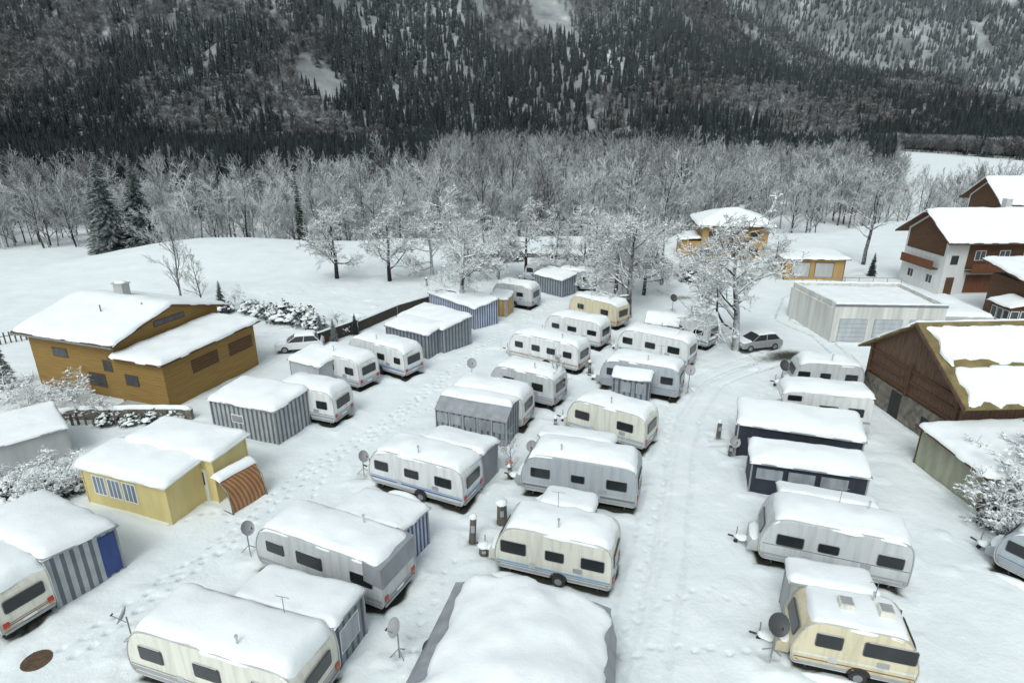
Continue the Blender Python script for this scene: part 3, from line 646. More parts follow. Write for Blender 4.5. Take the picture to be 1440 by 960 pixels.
def garages():
    p=G(1166,480); o=Ob('flat_roof_garages',p,math.radians(-3)); FOOT.append((p,math.radians(-3),10.5,9,0)); L=10.2;W=8.2;h=3.2; K=-1.0
    wl=o['walls']; wl.hexa([(0,0,0),(L,0,0),(L,W,0),(K,W,0),(0,0,h),(L,0,h),(L,W,h),(K,W,h)],GCON)
    def par(a,b,th=.18,z0=h+.002,z1=h+.55,m=GCON):
        a=Vector((*a,0));b=Vector((*b,0));d=(b-a).normalized();nn=Vector((-d.y,d.x,0))*th
        V=[a,b,b+nn,a+nn]; wl.hexa([(v.x,v.y,z0) for v in V]+[(v.x,v.y,z1) for v in V],m)
        o['snow_cap'].snow([(a.x,a.y),(b.x,b.y),(b.x+nn.x,b.y+nn.y),(a.x+nn.x,a.y+nn.y)],lambda X,Y:z1,.12,seed=sd(),wob=.03)
    par((0.0,0),(L,0)); par((L,.2),(L,W-.2)); par((K+.2,W-.2),(L,W-.2)); par((K+.2,W-.4),(0.18,.2))
    o['snow_cap'].snow([(0.2,.25),(L-.25,.25),(L-.25,W-.25),(K+.4,W-.25)],lambda X,Y:h,.3,seed=sd())
    for i in range(3):
        x=1.9+i*3.2
        o['garage_doors'].rrect((x,-.004,1.15),(1,0,0),(0,-1,0),2.6,2.3,FRM,.02,0)
        for k in range(5): o['garage_doors'].box(x-1.25,x+1.25,-.045,-.026,.1+k*.44,.5+k*.44,LTARP)
    o['side_wing'].box(L+.01,L+5.5,1.5,W+1,0,2.2,CONC); o['snow_cap'].snow([(L+.05,1.5),(L+5.5,1.5),(L+5.5,W+1),(L+.05,W+1)],lambda X,Y:2.2,.3,seed=sd())
    for i in range(8): o['railing'].tube([(L*i/7,W-.1,h+.5),(L*i/7,W-.1,h+1.1)],.03,STEEL,5)
    o['railing'].tube([(0,W-.1,h+1.1),(L,W-.1,h+1.1)],.03,STEEL,5)
    o['coping'].box(-.03,L+.03,-.04,-.005,h+.3,h+.5,STEEL)
    o.done()
garages()
def barn():
    p=Vector((27.6,33.8,0)); y=math.radians(3); L=16;W=9.2; o=Ob('old_wooden_barn',p,y); FOOT.append((p,y,L,W,0)); eh=4.2; rh=7.2
    o['stone_base'].box(-.1,L,-.1,W+.1,0,2.0,STONE)
    o['walls'].prism([(0,2.002),(W,2.002),(W,eh),(W/2,rh),(0,eh)],0,L,OLDW,axis='x')
    for k in range(3): o['beams'].box(-.12,-.004,.1,W-.1,2.2+k*.8,2.36+k*.8,OCHD)
    for yy in (0.1,W/2,W-.3): o['beams'].box(-.19,-.124,yy,yy+.22,2.0,eh+.2,OCHD)
    o['openings'].rrect((-.104,2.4,1.0),(0,-1,0),(-1,0,0),.8,.8,DARK,.01,0); o['openings'].rrect((-.104,5.5,.95),(0,-1,0),(-1,0,0),1.1,1.9,DARK,.01,0)
    e=.9; og=.55; dz=(rh-eh)/(W/2)*e
    slabroof(o['roof'],-og,L+.6,-e,eh-dz+.02,W/2,rh+.02,.16,MOSS); slabroof(o['roof'],-og,L+.6,W/2,rh+.02,W+e,eh-dz+.02,.16,MOSS)
    o['barge_boards'].hexa([(-og-.05,-e,eh-dz-.12),(-og-.005,-e,eh-dz-.12),(-og-.005,W/2,rh-.12),(-og-.05,W/2,rh-.12),(-og-.05,-e,eh-dz+.14),(-og-.005,-e,eh-dz+.14),(-og-.005,W/2,rh+.14),(-og-.05,W/2,rh+.14)],OLDW)
    zr=lambda X,Y: eh+(rh-eh)*(1-abs(Y-W/2)/(W/2))+.15
    o['snow_cap'].snow([(-.3,1.8),(L+.5,1.8),(L+.5,W/2-.3),(.0,W/2-.4)],zr,.26,seed=91,wob=.35)
    o['snow_cap'].snow([(-.5,W/2+.1),(L+.5,W/2+.1),(L+.5,W+e),(-.5,W+e)],zr,.26,seed=94,wob=.2)
    o['snow_cap'].snow([(-.2,-e),(L+.5,-e),(L+.5,1.6),(.1,1.5)],zr,.28,seed=92,wob=.35)
    o.done()
barn()
hut('garden_shed',(1374,718),L=9,yaw=4,W=5.0,h0=2.1,h1=2.4,wall=GREENW,t=.28,over=.3,fascia=OCHD)
# ------------------------------------------------------------------ cars
def car(a,yaw,col,snowy=1.0,name='parked_car'):
    p=G(*a); o=Ob(name,p,math.radians(yaw)); L=4.2;W=1.75; FOOT.append((p,math.radians(yaw),L,W,.6))
    body=fillet([(0,.3),(-.04,.55),(.05,.8),(.9,.95),(3.9,1.0),(4.15,.85),(4.2,.5),(4.15,.3)][::-1],.12)
    o['body'].prism(body,0,W,col,True)
    z0,z1=.95,1.45
    b=[(.95,.08),(3.95,.08),(3.95,W-.08),(.95,W-.08)]; tq=[(1.75,.25),(3.45,.25),(3.45,W-.25),(1.75,W-.25)]
    o['cabin'].hexa([(x,y,z0) for x,y in b]+[(x,y,z1) for x,y in tq],GLASS)
    o['roof'].hexa([(x,y,z1+.002) for x,y in tq]+[(x*.97+.08,.28 if y<1 else W-.28,z1+.06) for x,y in tq],col)
    for xx,xt in ((1.0,1.78),(2.45,2.55),(3.9,3.42)):
        for ya,yb in ((.07,.24),(W-.07,W-.24)): o['pillars'].tube([(xx,ya,z0),(xt,yb,z1)],.035,col,5)
    for wx in (.8,3.35):
        for dy,yy in ((-1,0),(1,W)):
            for rr,th,mm in ((.32,.02,RUB),(.2,.03,STEEL)):
                y0,y1=sorted((yy-dy*.2,yy+dy*th)); o['wheels'].prism([(wx+rr*math.cos(k*math.pi/8),.32+rr*math.sin(k*math.pi/8)) for k in range(16)],y0,y1,mm)
    for yy in (.15,W-.45): o['lights'].box(-.05,-.01,yy,yy+.3,.6,.75,WFRM); o['lights'].box(4.19,4.22,yy,yy+.3,.65,.82,RED)
    if snowy>0:
        o['snow_cap'].snow([(1.7,.22),(3.5,.22),(3.5,W-.22),(1.7,W-.22)],lambda X,Y:z1+.05,.16*snowy,seed=sd())
        o['snow_cap'].snow([(.05,.1),(1.0,.1),(1.0,W-.1),(.05,W-.1)],lambda X,Y:.8+.15*X,.12*snowy,seed=sd())
    o.done({'body':.06})
CW=mat('car_white_paint',(.7,.71,.71),.3,.04,bmp=0); CS=mat('car_silver_paint',(.36,.38,.39),.3,.05,metal=.4,bmp=0)
car((388,498),12,CW); car((1044,496),14,CS,.4)
# ------------------------------------------------------------------ satellite dishes, posts, fences
def dish(a,h=1.5,col=None,r=.42,az=200):
    p=G(*a); o=Ob('satellite_dish',p,math.radians(az)); m=col or FRM
    o['mast'].tube([(0,0,0),(0,0,h)],.03,STEEL,6)
    for k in range(3):
        t=k*2.094; o['tripod'].tube([(0,0,.5),(.45*math.cos(t),.45*math.sin(t),.02)],.02,STEEL,5)
    V=[];n=16
    N=Vector((0,-.85,.52)).normalized();U=Vector((1,0,0));Wv=N.cross(U)
    for j in range(5):
        rr=r*j/4
        for i in range(n):
            t=2*math.pi*i/n; q=Vector((0,-.05,h+.1))+U*rr*math.cos(t)+Wv*rr*1.08*math.sin(t)+N*(.12*(j/4)**2)
            V.append(q)
    o['reflector'].add(V,[(j*n+i,j*n+(i+1)%n,(j+1)*n+(i+1)%n,(j+1)*n+i) for j in range(4) for i in range(n)],m,True)
    o['feed_arm'].tube([(0,-.05,h-.25),(0,-.5,h+.25)],.015,STEEL,5); o['feed_arm'].tube([(0,-.5,h+.22),(0,-.42,h+.3)],.035,DARK,6)
    o.done()
    FOOT.append((p-Vector((.3,.3,0)),0,.6,.6,.35))
DD=mat('dark_dish',(.05,.055,.06),.5,.1)
dish((1084,924),1.65,DD,.42,0); dish((562,925),1.5,None,.36,-50); dish((188,905),1.4,None,.36,-70); dish((352,778),1.4,None,.34,60)
dish((602,950),1.2,STEEL,.36,60); dish((1097,545),1.8,DD,.42,10); dish((967,552),1.8,None,.4,-10); dish((664,538),1.6,None,.4,10)
dish((512,668),1.2,None,.34,50); dish((482,585),1.9,None,.36,10); dish((262,530),2.2,DD,.45,20); dish((748,655),1.3,None,.34,-10); dish((1030,640),.9,None,.34,0); dish((945,440),1.6,DD,.4,10)
PW=wood('grey_post_wood',(.12,.105,.09),8,axis=0)
def post(a,h=1.2,r=.2,lean=0):
    p=G(*a); o=Ob('wooden_post',p,0)
    o['trunk'].tube([(0,0,0),(lean*.5,0,h*.5),(lean,0,h)],[r*1.1,r,r*.95],PW,10); o['snow_cap'].lump((lean,0,h-.01),r*1.25,r*1.25,.2)
    o['meter_box'].box(-.1+lean*.6,.1+lean*.6,-r-.09,-r-.01,h*.5,h*.75,FRM); o.done(); FOOT.append((p-Vector((.3,.3,0)),0,.6,.5,.6))
post((706,735),1.25,.27); post((664,762),1.5,.17,.1); post((681,778),.5,.25); post((1010,614),1.1,.14); post((829,524),1.0,.13); post((716,672),.8,.1); post((781,600),.7,.12); post((600,402),1,.12); post((1026,640),.8,.1)
def fence(pts,h=1.3,m=None,name='board_fence',snow=True,gap=.15):
    P_=[G(*q) for q in pts]; o=Ob(name,P_[0],0); O=P_[0]; m=m or OLDW
    for a,b in zip(P_[:-1],P_[1:]):
        d=b-a;L=d.length;u=d.normalized();n=int(L/gap); nn=Vector((-u.y,u.x,0))*.02
        for i in range(n):
            q=a-O+u*(i*gap); e=q+u*(gap*.8 if gap<.3 else .12); hh=h*(1+.04*math.sin(i*7.3))
            V=[q-nn,e-nn,e+nn,q+nn]; o['boards'].hexa([(v.x,v.y,0) for v in V]+[(v.x,v.y,hh) for v in V],m)
        for i in range(int(L/2)+1):
            q=a-O+u*i*2; o['posts'].box(q.x-.06,q.x+.06,q.y+.03,q.y+.14,0,h+.05,m)
        q0=a-O;q1=b-O; w=Vector((-u.y,u.x,0))*.09
        if gap>.3: o['rails'].tube([q0+Vector((0,0,h*.7)),q1+Vector((0,0,h*.7))],.04,m,5)
        if snow and gap<.3: o['snow_cap'].snow([(q0.x-w.x,q0.y-w.y),(q1.x-w.x,q1.y-w.y),(q1.x+w.x,q1.y+w.y),(q0.x+w.x,q0.y+w.y)],lambda X,Y:h,.14,seed=sd(),wob=.02)
    o.done()
FD=wood('dark_fence_boards',(.05,.042,.036),4,axis=0,var=.4)
fence([(446,487),(505,466)],1.3,FD); fence([(505,466),(560,442),(620,424)],1.1,FD)
fence([(640,362),(760,362),(940,372)],.7,FD)
fence([(0,618),(110,598),(262,594)],.9,PW,'picket_fence',gap=.5); fence([(0,485),(38,478)],1.1,PW,'picket_fence',gap=.4)
def wallk():
    pts=[G(-20,612),G(110,590),G(270,590)]; o=Ob('retaining_wall',(0,0,0),0)
    for a,b in zip(pts[:-1],pts[1:]):
        u=(b-a).normalized(); w=Vector((-u.y,u.x,0))*.35
        V=[a,b,b+w,a+w]; o['wall'].hexa([(v.x,v.y,0) for v in V]+[(v.x,v.y,.8) for v in V],STONE); o['snow_cap'].snow([(v.x,v.y) for v in V],lambda X,Y:.8,.3,seed=sd())
    o.done()
wallk()
# folding awning by the yellow cabin
def oawn():
    p=G(312,716); o=Ob('folding_awning',p,math.radians(60)); 
    V=[]
    for i in range(9):
        t=i/8*math.pi/2; V.append((-.2+1.1*math.cos(t),2.1*math.sin(t)))
    for i in range(8):
        (y0,z0),(y1,z1)=V[i],V[i+1]
        o['fabric'].add([(0,-y0,z0),(2.2,-y0,z0),(2.2,-y1,z1),(0,-y1,z1)],[(0,1,2,3)],ORW)
    for x in (0,2.2): o['frame'].tube([(x,0,0),(x,-1.0,.02),(x,-.8,1.3),(x,.2,2.1)],.03,STEEL,5)
    o['snow_cap'].snow([(-.1,-.4),(2.3,-.4),(2.3,.3),(-.1,.3)],lambda X,Y:2.05+.35*min(0,Y),.15,seed=sd())
    o.done()
oawn()
def manhole():
    p=G(52,930); o=Ob('manhole_cover',p,0); p.z=.04; o.e.location=p
    n=24;V=[(.55*math.cos(2*math.pi*k/n),.55*math.sin(2*math.pi*k/n),-.1) for k in range(n)]+[(.52*math.cos(2*math.pi*k/n),.52*math.sin(2*math.pi*k/n),.05) for k in range(n)]
    m=mat('rusty_iron',(.10,.065,.04),.8,.4,6,stretch=(1,1,1)); o['lid'].add(V,[tuple(range(n,2*n))]+[(i,(i+1)%n,(i+1)%n+n,i+n) for i in range(n)],m)
    for k in range(-3,4): o['ribs'].box(-.38,.38,k*.12-.015,k*.12+.015,.051,.062,m)
    o.done()
manhole()
def windmill():
    p=G(716,672)
    o=Ob('garden_windmill',p,0); o['stake'].tube([(0,0,0),(0,0,1.0)],.02,STEEL,5)
    for k in range(6):
        a=k*math.pi/3; o['petals'].add([(0,-.02,1.0),(.25*math.cos(a),-.05,1+.25*math.sin(a)),(.25*math.cos(a+.5),-.02,1+.25*math.sin(a+.5))],[(0,1,2)],ORG)
    o.done()
windmill()
# ------------------------------------------------------------------ trees
def bare(seed,h=16,trunk=.25,counts=(11,5,5,4),spread=.55,mt=BARK,mtw=BARKF,r0=.24,l1=.45,wig=.16,upb=.12,twr=.02,start=.3,l2=.55,clump=0):
    R=random.Random(seed); pt=Part()
    def grow(p,d,L,r,lev):
        ns=(5,4,3,2,2)[lev]; pts=[p];rs=[r]; q=p
        for i in range(ns):
            d=(d+Vector((R.gauss(0,1),R.gauss(0,1),R.gauss(0,1)))*wig*(1 if lev else .35)+Vector((0,0,upb if lev else .1))).normalized()
            q=q+d*L/ns; pts.append(q); rs.append(max(twr*.5,r*(1-.75*(i+1)/ns)))
        pt.tube(pts,rs,mt if lev<2 else mtw,(7,5,4,3,3)[lev],False)
        if clump and lev>=2:
            for i in range(ns):
                if R.random()<clump:
                    c=pts[i].lerp(pts[i+1],R.random()); s=R.uniform(.04,.10); a=R.random()*6
                    u=Vector((math.cos(a),math.sin(a),0))*s*1.6; v=Vector((-math.sin(a),math.cos(a),0))*s
                    pt.add([c-u,c-v*.8,c+u,c+v*.8,c+Vector((0,0,s*.9))],[(0,1,4),(1,2,4),(2,3,4),(3,0,4)],SNOW,True)
        if lev>=len(counts): return
        n=counts[lev]
        for k in range(n):
            t=(start+(1-start)*(k+R.random())/n) if lev==0 else .2+.8*(k+R.random())/n
            x=t*ns; i=min(ns-1,int(x)); b=pts[i].lerp(pts[i+1],x-i); dd=(pts[i+1]-pts[i]).normalized()
            a=R.random()*2*math.pi; s=Vector((math.cos(a),math.sin(a),R.uniform(-.3,.3))); s=(s-dd*s.dot(dd)).normalized()
            ang=spread*R.uniform(.7,1.5)*(1.25 if lev==0 and t<.6 else 1)
            nd=(dd*math.cos(ang)+s*math.sin(ang)).normalized()
            l=L*(l1 if lev==0 else l2)*R.uniform(.7,1.2)*(1.15-.45*t)
            grow(b,nd,l,max(twr,rs[i]*.55),lev+1)
    grow(Vector((0,0,-.2)),Vector((R.gauss(0,.05),R.gauss(0,.05),1)).normalized(),h*.9,r0,0)
    return pt
def conifer_hi(seed,h=15,R0=2.9,mt=NEED):
    R=random.Random(seed); pt=Part(); pt.tube([(0,0,0),(0,0,h*.97)],[.28,.02],BARK,6,False)
    n=int(h*3.4)
    for i in range(n):
        t=i/n; z=h*(.06+.93*t); rr=R0*(1-t)**.85+.12
        for k in range(R.randint(7,9)):
            a=R.random()*6.283; L=rr*R.uniform(.6,1.15); dr=R.uniform(.25,.55)
            d=Vector((math.cos(a),math.sin(a),0)); s=Vector((-d.y,d.x,0)); 
            p=[Vector((0,0,z))+d*L*u+Vector((0,0,-dr*L*u*u*1.0+.1*L*u)) for u in (0,.35,.7,1)]
            w=[.05,.2*L**.6,.16*L**.6,.02]
            V=[]
            for q,ww in zip(p,w): V+=[q-s*ww-Vector((0,0,ww*.9)),q,q+s*ww-Vector((0,0,ww*.9))]
            Fs=[]
            for j in range(3):
                Fs+=[(j*3,j*3+1,j*3+4,j*3+3),(j*3+1,j*3+2,j*3+5,j*3+4)]
            pt.add(V,Fs,mt)
            for j in range(6):
                u=R.uniform(.3,1); q=Vector((0,0,z))+d*L*u+Vector((0,0,-dr*L*u*u+.1*L*u)); sg=R.choice((-1,1)); tl=.35*L**.6*R.uniform(.6,1.2)
                e=q+(s*sg+d*.8)*tl+Vector((0,0,-.45*tl)); pt.add([q-d*.07,q+d*.09,e],[(0,1,2)],mt)
    return pt
def conifer_lo(seed,h=17,R0=2.6,mt=NEEDF):
    R=random.Random(seed); pt=Part(); pt.tube([(0,0,-2),(0,0,h*.4)],[.25,.15],TWIGF,3,False); nt_=9
    for j in range(nt_):
        t=j/nt_; z=h*(.10+.86*t); rr=R0*(1-t)**.9*R.uniform(.8,1.2)+.15; n=12
        top=(R.gauss(0,.08),R.gauss(0,.08),min(h,z+h*.17)); V=[top]
        for k in range(n):
            a=2*math.pi*k/n+R.random()*.3; r=rr*(R.uniform(.8,1.25) if k%2 else R.uniform(.3,.55)); V.append((r*math.cos(a),r*math.sin(a),z-rr*.3*(1 if k%2 else .3)+R.uniform(-.3,.3)))
        pt.add(V,[(0,1+k,1+(k+1)%n) for k in range(n)],mt)
    return pt
def twig_lo(seed,h=14,mt=TWIGF):
    R=random.Random(seed); pt=Part(); pt.tube([(0,0,-2),(0,0,h*.8)],[.22,.04],mt,3,False)
    for i in range(120):
        z=h*R.uniform(.25,.85); a=R.random()*6.283; L=h*R.uniform(.12,.3); u=R.uniform(.5,1.2)
        b=Vector((0,0,z))+Vector((math.cos(a),math.sin(a),0))*h*.14*R.random(); d=Vector((math.cos(a),math.sin(a),u)).normalized()*L
        s=Vector((-math.sin(a),math.cos(a),0)); w=.11
        pt.add([b-s*w,b+s*w,b+d],[(0,1,2)],mt); pt.add([b+Vector((0,0,w)),b-Vector((0,0,w)),b+d*.9+s*L*.4],[(0,1,2)],mt)
    return pt
def coll(name,parts):
    c=bpy.data.collections.new(name)
    for i,p in enumerate(parts):
        o=bpy.data.objects.new(name+'_kind',meshof(p,name+'_mesh')); c.objects.link(o)
    return c
def scatter(name,pts,scl,cl,seed=0):
    rg=np.random.default_rng(seed); n=len(pts)
    me=bpy.data.meshes.new(name); me.vertices.add(n); me.vertices.foreach_set('co',np.asarray(pts,dtype=np.float32).ravel())
    a=me.attributes.new('scl','FLOAT','POINT'); a.data.foreach_set('value',np.asarray(scl,dtype=np.float32))
    a=me.attributes.new('rz','FLOAT','POINT'); a.data.foreach_set('value',rg.uniform(0,6.283,n).astype(np.float32))
    a=me.attributes.new('pid','INT','POINT'); a.data.foreach_set('value',rg.integers(0,len(cl.objects),n).astype(np.int32))
    o=bpy.data.objects.new(name,me); sc.collection.objects.link(o)
    g=bpy.data.node_groups.new(name,'GeometryNodeTree')
    g.interface.new_socket('Geometry',in_out='INPUT',socket_type='NodeSocketGeometry'); g.interface.new_socket('Geometry',in_out='OUTPUT',socket_type='NodeSocketGeometry')
    N=g.nodes;Lk=g.links; gi=N.new('NodeGroupInput');go=N.new('NodeGroupOutput')
    ip=N.new('GeometryNodeInstanceOnPoints'); ci=N.new('GeometryNodeCollectionInfo'); ci.inputs['Collection'].default_value=cl
    ci.inputs['Separate Children'].default_value=True; ci.inputs['Reset Children'].default_value=True
    def na(nm,dt):
        q=N.new('GeometryNodeInputNamedAttribute'); q.data_type=dt; q.inputs['Name'].default_value=nm; return q.outputs['Attribute']
    Lk.new(gi.outputs[0],ip.inputs['Points']); Lk.new(ci.outputs[0],ip.inputs['Instance']); ip.inputs['Pick Instance'].default_value=True
    Lk.new(na('pid','INT'),ip.inputs['Instance Index'])
    cx=N.new('ShaderNodeCombineXYZ'); Lk.new(na('rz','FLOAT'),cx.inputs[2]); Lk.new(cx.outputs[0],ip.inputs['Rotation'])
    Lk.new(na('scl','FLOAT'),ip.inputs['Scale']); Lk.new(ip.outputs[0],go.inputs[0])
    m=o.modifiers.new('scatter','NODES'); m.node_group=g
    return o
def place(name,me,px,s=1,rz=0,pos=None):
    p=pos if pos is not None else G(*px); o=bpy.data.objects.new(name,me); sc.collection.objects.link(o)
    o.location=(p.x,p.y,float(zg(p.x,p.y))); o.scale=(s,s,s); o.rotation_euler=(0,0,rz); return o
# orchard trees (wide, snow-laden)
OT=[meshof(bare(s,h=8.6,counts=(11,7,6,5),spread=.85,mt=BARK,mtw=BARKO,r0=.3,l1=.58,l2=.58,upb=.05,twr=.03,start=.22,wig=.26,clump=.2),'fruit_tree') for s in (11,12,13)]
for i,(px,s) in enumerate((((474,392),1.0),((548,395),1.0),((648,448),1.2),((884,446),1.15),((1034,493),1.25),((740,395),.95),((835,395),1.0),((700,392),.8),((608,388),.85),((930,400),.85),((990,395),.6),((780,380),.8),((866,420),.95),((660,400),.75),((1090,385),.6),((905,415),.8),((815,402),.75),((680,376),.8),((860,376),.8))):
    place('snowy_fruit_tree',OT[i%3],px,s,i*1.3)
BI=meshof(bare(31,h=9,counts=(14,5,4,3),spread=.5,r0=.14,l1=.38,twr=.018,start=.15,mtw=BARKF),'birch')
place('bare_birch_tree',BI,(256,425),1.0); place('bare_birch_tree',BI,(285,428),.6,2); place('bare_birch_tree',BI,(785,565),.4,2); place('bare_birch_tree',BI,(720,668),.3,1)
SH=[meshof(bare(s,h=2.4,counts=(12,6,5),spread=.95,mt=BARKO,mtw=BARKO,r0=.07,l1=.7,upb=.05,twr=.022,start=.02,wig=.25,clump=.2),'shrub') for s in (41,42)]
BUSH=snowtop('evergreen_leaves_snowy',(.03,.04,.028),1.0,1.5,geo=False)
def bush(seed):
    R=random.Random(seed); pt=Part()
    for i in range(900):
        th=R.random()*6.283; ph=math.acos(R.uniform(0,1)); r=R.uniform(.55,1.05)*(1+.25*math.sin(th*3+seed))
        c=Vector((math.cos(th)*math.sin(ph)*r,math.sin(th)*math.sin(ph)*r,math.cos(ph)*r*1.1+.1)); s=R.uniform(.05,.12)
        a=Vector((R.gauss(0,1),R.gauss(0,1),R.gauss(0,.5))).normalized()*s; b=Vector((R.gauss(0,1),R.gauss(0,1),R.gauss(0,.5))).normalized()*s
        pt.add([c-a,c+b,c+a,c-b],[(0,1,2,3)],BUSH)
    for i in range(55):
        th=R.random()*6.283; ph=math.acos(R.uniform(.25,1)); r=R.uniform(.85,1.0)
        pt.lump((math.cos(th)*math.sin(ph)*r,math.sin(th)*math.sin(ph)*r,math.cos(ph)*r*1.1+.05),R.uniform(.12,.28),R.uniform(.12,.28),R.uniform(.08,.16),seed=i,amp=.6)
    return pt
BU=[meshof(bush(s),'bush') for s in (1,2)]
R=random.Random(5)
shr=[(970,392,1.5),(955,385,1.2),(905,376,1.2),(20,706,.9),(55,698,1.0),(90,688,.95),(70,715,.8),(110,694,.7),(10,566,1.0),(40,570,.95),(70,580,.8),(120,584,.9),(105,566,1.1),(150,588,.7),(1400,705,1.5),(1425,700,1.7),(1385,730,1.1),(1438,725,1.6),(1430,770,1.1),(1405,740,1.0),(330,430,.9),(478,468,.9)]
for i,(x,y,s) in enumerate(shr): place('snowy_shrub',SH[i%2],(x,y),s,R.random()*6)
bsh=[(352,440,1.5),(372,446,1.6),(400,452,2.1),(424,456,2.0),(442,462,1.5),(318,440,1.2),(455,476,1.0),(470,472,1.0),(492,464,.9),(512,458,.9),(10,706,1.1),(45,702,1.2),(80,697,1.2),(110,690,.9),(970,396,1.8),(958,388,1.2),(185,596,.9),(215,594,.9),(245,592,.9),(150,596,.9),(648,366,1.1),(664,366,1),(684,368,1.2),(706,368,1.1),(728,367,1.2),(842,372,1.1),(868,372,1.1),(892,374,1.3),(916,376,1.2),(936,378,1.4),(780,366,1.2),(806,368,1.2),(1110,384,1.0),(1398,742,1.0),(1430,735,1.2)]
for i,(x,y,s) in enumerate(bsh): place('snowy_evergreen_bush',BU[i%2],(x,y),s*.75,R.random()*6)
CH_=[meshof(conifer_hi(s,15,3.0),'spruce') for s in (51,52)]
place('spruce_tree',CH_[0],None,1.25,0,Vector((-70,116,0))); place('spruce_tree',CH_[1],None,1.32,2,Vector((-77,117,0))); place('spruce_tree',CH_[1],None,1.15,4,Vector((-73.5,121,0))); place('spruce_tree',CH_[0],None,1.0,4,Vector((-81,120,0)))
place('slender_conifer',meshof(conifer_hi(53,13,1.0,NEEDD),'slender_conifer'),None,1.05,0,Vector((-38,110,0))).location.z=-2
for i,(x,y,s) in enumerate(((313,438,.24),(452,478,.18),(470,480,.16),(10,545,.3),(1225,388,.22),(500,470,.15))): place('small_spruce',CH_[i%2],(x,y),s,i)
place('old_pear_tree',meshof(bare(61,h=13,counts=(9,6,5,4),spread=.8,mtw=BARKW,r0=.3,l1=.42,twr=.025),'pear'),(1214,372),1.0,0)
# riverside forest
rg=np.random.default_rng(3)
RT=coll('riverside_tree',[bare(s,h=17,counts=(13,5,5,2),spread=.44,r0=.22,l1=.38,twr=.03,start=.2,upb=.14) for s in range(70,74)])
RW=coll('frosted_tree',[bare(s,h=14,counts=(12,6,5,3),spread=.6,r0=.22,l1=.45,twr=.034,start=.12,upb=.08,mtw=BARKW) for s in range(75,78)])
def edge(x): return np.interp(x,[-300,-120,-72,-55,-35,-20,60,80,400],[62,68,80,106,103,108,114,128,170])
pts=[];scl=[];pw=[];sw=[]
N=3200
X=rg.uniform(-230,300,N); Yd=rg.power(.8,N)*130; 
for x,d in zip(X,Yd):
    y=edge(x)+9+d + (42 if x<-80 else 0)
    if abs(x)>y*1.0+20: continue
    if -64>x>-86 and y<124: continue
    if x<-25 and d>50: continue
    if x>.62*y and d>35: continue
    if vnoise(x,y,18,4)<.18: continue
    z=float(zg(x,y)); k=.8 if x>.55*y else 1
    if rg.random()<(.85 if d<26 else .2): pw.append((x,y,z)); sw.append(k*rg.uniform(.5,1.08)*(1 if x>-60 else .85))
    else: pts.append((x,y,z)); scl.append(k*rg.uniform(.72,1.15)*(1.0 if -30<x<50 else .84))
scatter('riverside_forest',pts,scl,RT,1); scatter('frosted_riverside_trees',pw,sw,RW,6)
# ------------------------------------------------------------------ mountains
def Mz(x,y):
    n1=vnoise(x,y,260,1); n2=vnoise(x,y,110,2); n3=vnoise(x,y,40,3)
    wx=x+70*(vnoise(x,y,240,15)-.5)
    rid=1-np.abs(2*vnoise(wx*1.6+y*.25,y*.35,190,9)-1); rid2=1-np.abs(2*vnoise(wx*1.3-y*.3,y*.3,80,10)-1)
    C=np.interp(x,[-1600,-1000,-800,-620,-400,-150,150,330,450,620,800,1100],[10,35,85,200,420,560,560,330,210,110,40,0])
    yb=np.interp(x,[-600,-250,0,300],[330,400,540,560])+60*(n1-.5)
    t=np.clip((y-yb)/900,0,1.4)
    front=C*(t**1.15)*(1+.42*(rid-.5)+.16*(rid2-.5)+.1*(n2-.5))
    front=np.where(y>yb+1100,front-(y-yb-1100)*.8,front)
    Cb=np.interp(x,[-3500,-1500,-700,-300,300,520,620,850,1250,1420,1560,1900,3500],[700,800,760,500,300,280,420,620,560,360,215,150,100])
    ybb=1150+120*(n1-.5); tb=np.clip((y-ybb)/1000,0,1.3)
    back=Cb*tb**1.05*(1+.42*(rid-.5)+.15*(rid2-.5))
    z=np.maximum(front,back)
    z=z+np.clip((y-yb)/200,0,1)*((n2-.5)*26+(n3-.5)*9)
    return z-5.5, (back>front)
gx=np.arange(-2600,2601,12.);gy=np.arange(290,2700,12.)
XX,YY=np.meshgrid(gx,gy); ZZ,_=Mz(XX,YY); ZZ=np.where(ZZ<-5.0,-9,ZZ)
def gridmesh(name,XX,YY,ZZ,m):
    ny,nx=XX.shape; me=bpy.data.meshes.new(name); co=np.stack([XX,YY,ZZ],-1).reshape(-1,3).astype(np.float32)
    i=np.arange((ny-1)*(nx-1)); r=i//(nx-1);c=i%(nx-1); a=r*nx+c
    q=np.stack([a,a+1,a+nx+1,a+nx],-1).astype(np.int32)
    me.vertices.add(len(co)); me.vertices.foreach_set('co',co.ravel()); me.loops.add(q.size); me.loops.foreach_set('vertex_index',q.ravel())
    me.polygons.add(len(q)); me.polygons.foreach_set('loop_start',np.arange(0,q.size,4,dtype=np.int32)); me.polygons.foreach_set('use_smooth',np.ones(len(q),dtype=bool))
    me.update(calc_edges=True); me.materials.append(m); o=bpy.data.objects.new(name,me); sc.collection.objects.link(o); return o
def mmat():
    m,n,l,b=nt('mountain_snow_and_scrub'); v=coords(n,l)
    t=nz(n,l,.012,8,v,.65); r=ramp(n,t.outputs[0],l,[(.42,(.15,.16,.165)),(.6,(.34,.365,.375)),(.70,(.66,.70,.72))])
    l.new(r.outputs[0],b.inputs['Base Color']); b.inputs['Roughness'].default_value=.9; return m
gridmesh('mountain',XX,YY,ZZ,mmat())
CL=coll('slope_spruce',[conifer_lo(s) for s in (81,82,83)]); TL=coll('slope_tree',[twig_lo(s) for s in (84,85,86)]); CB=coll('far_spruce',[conifer_lo(s,mt=NEEDB) for s in (87,88)])
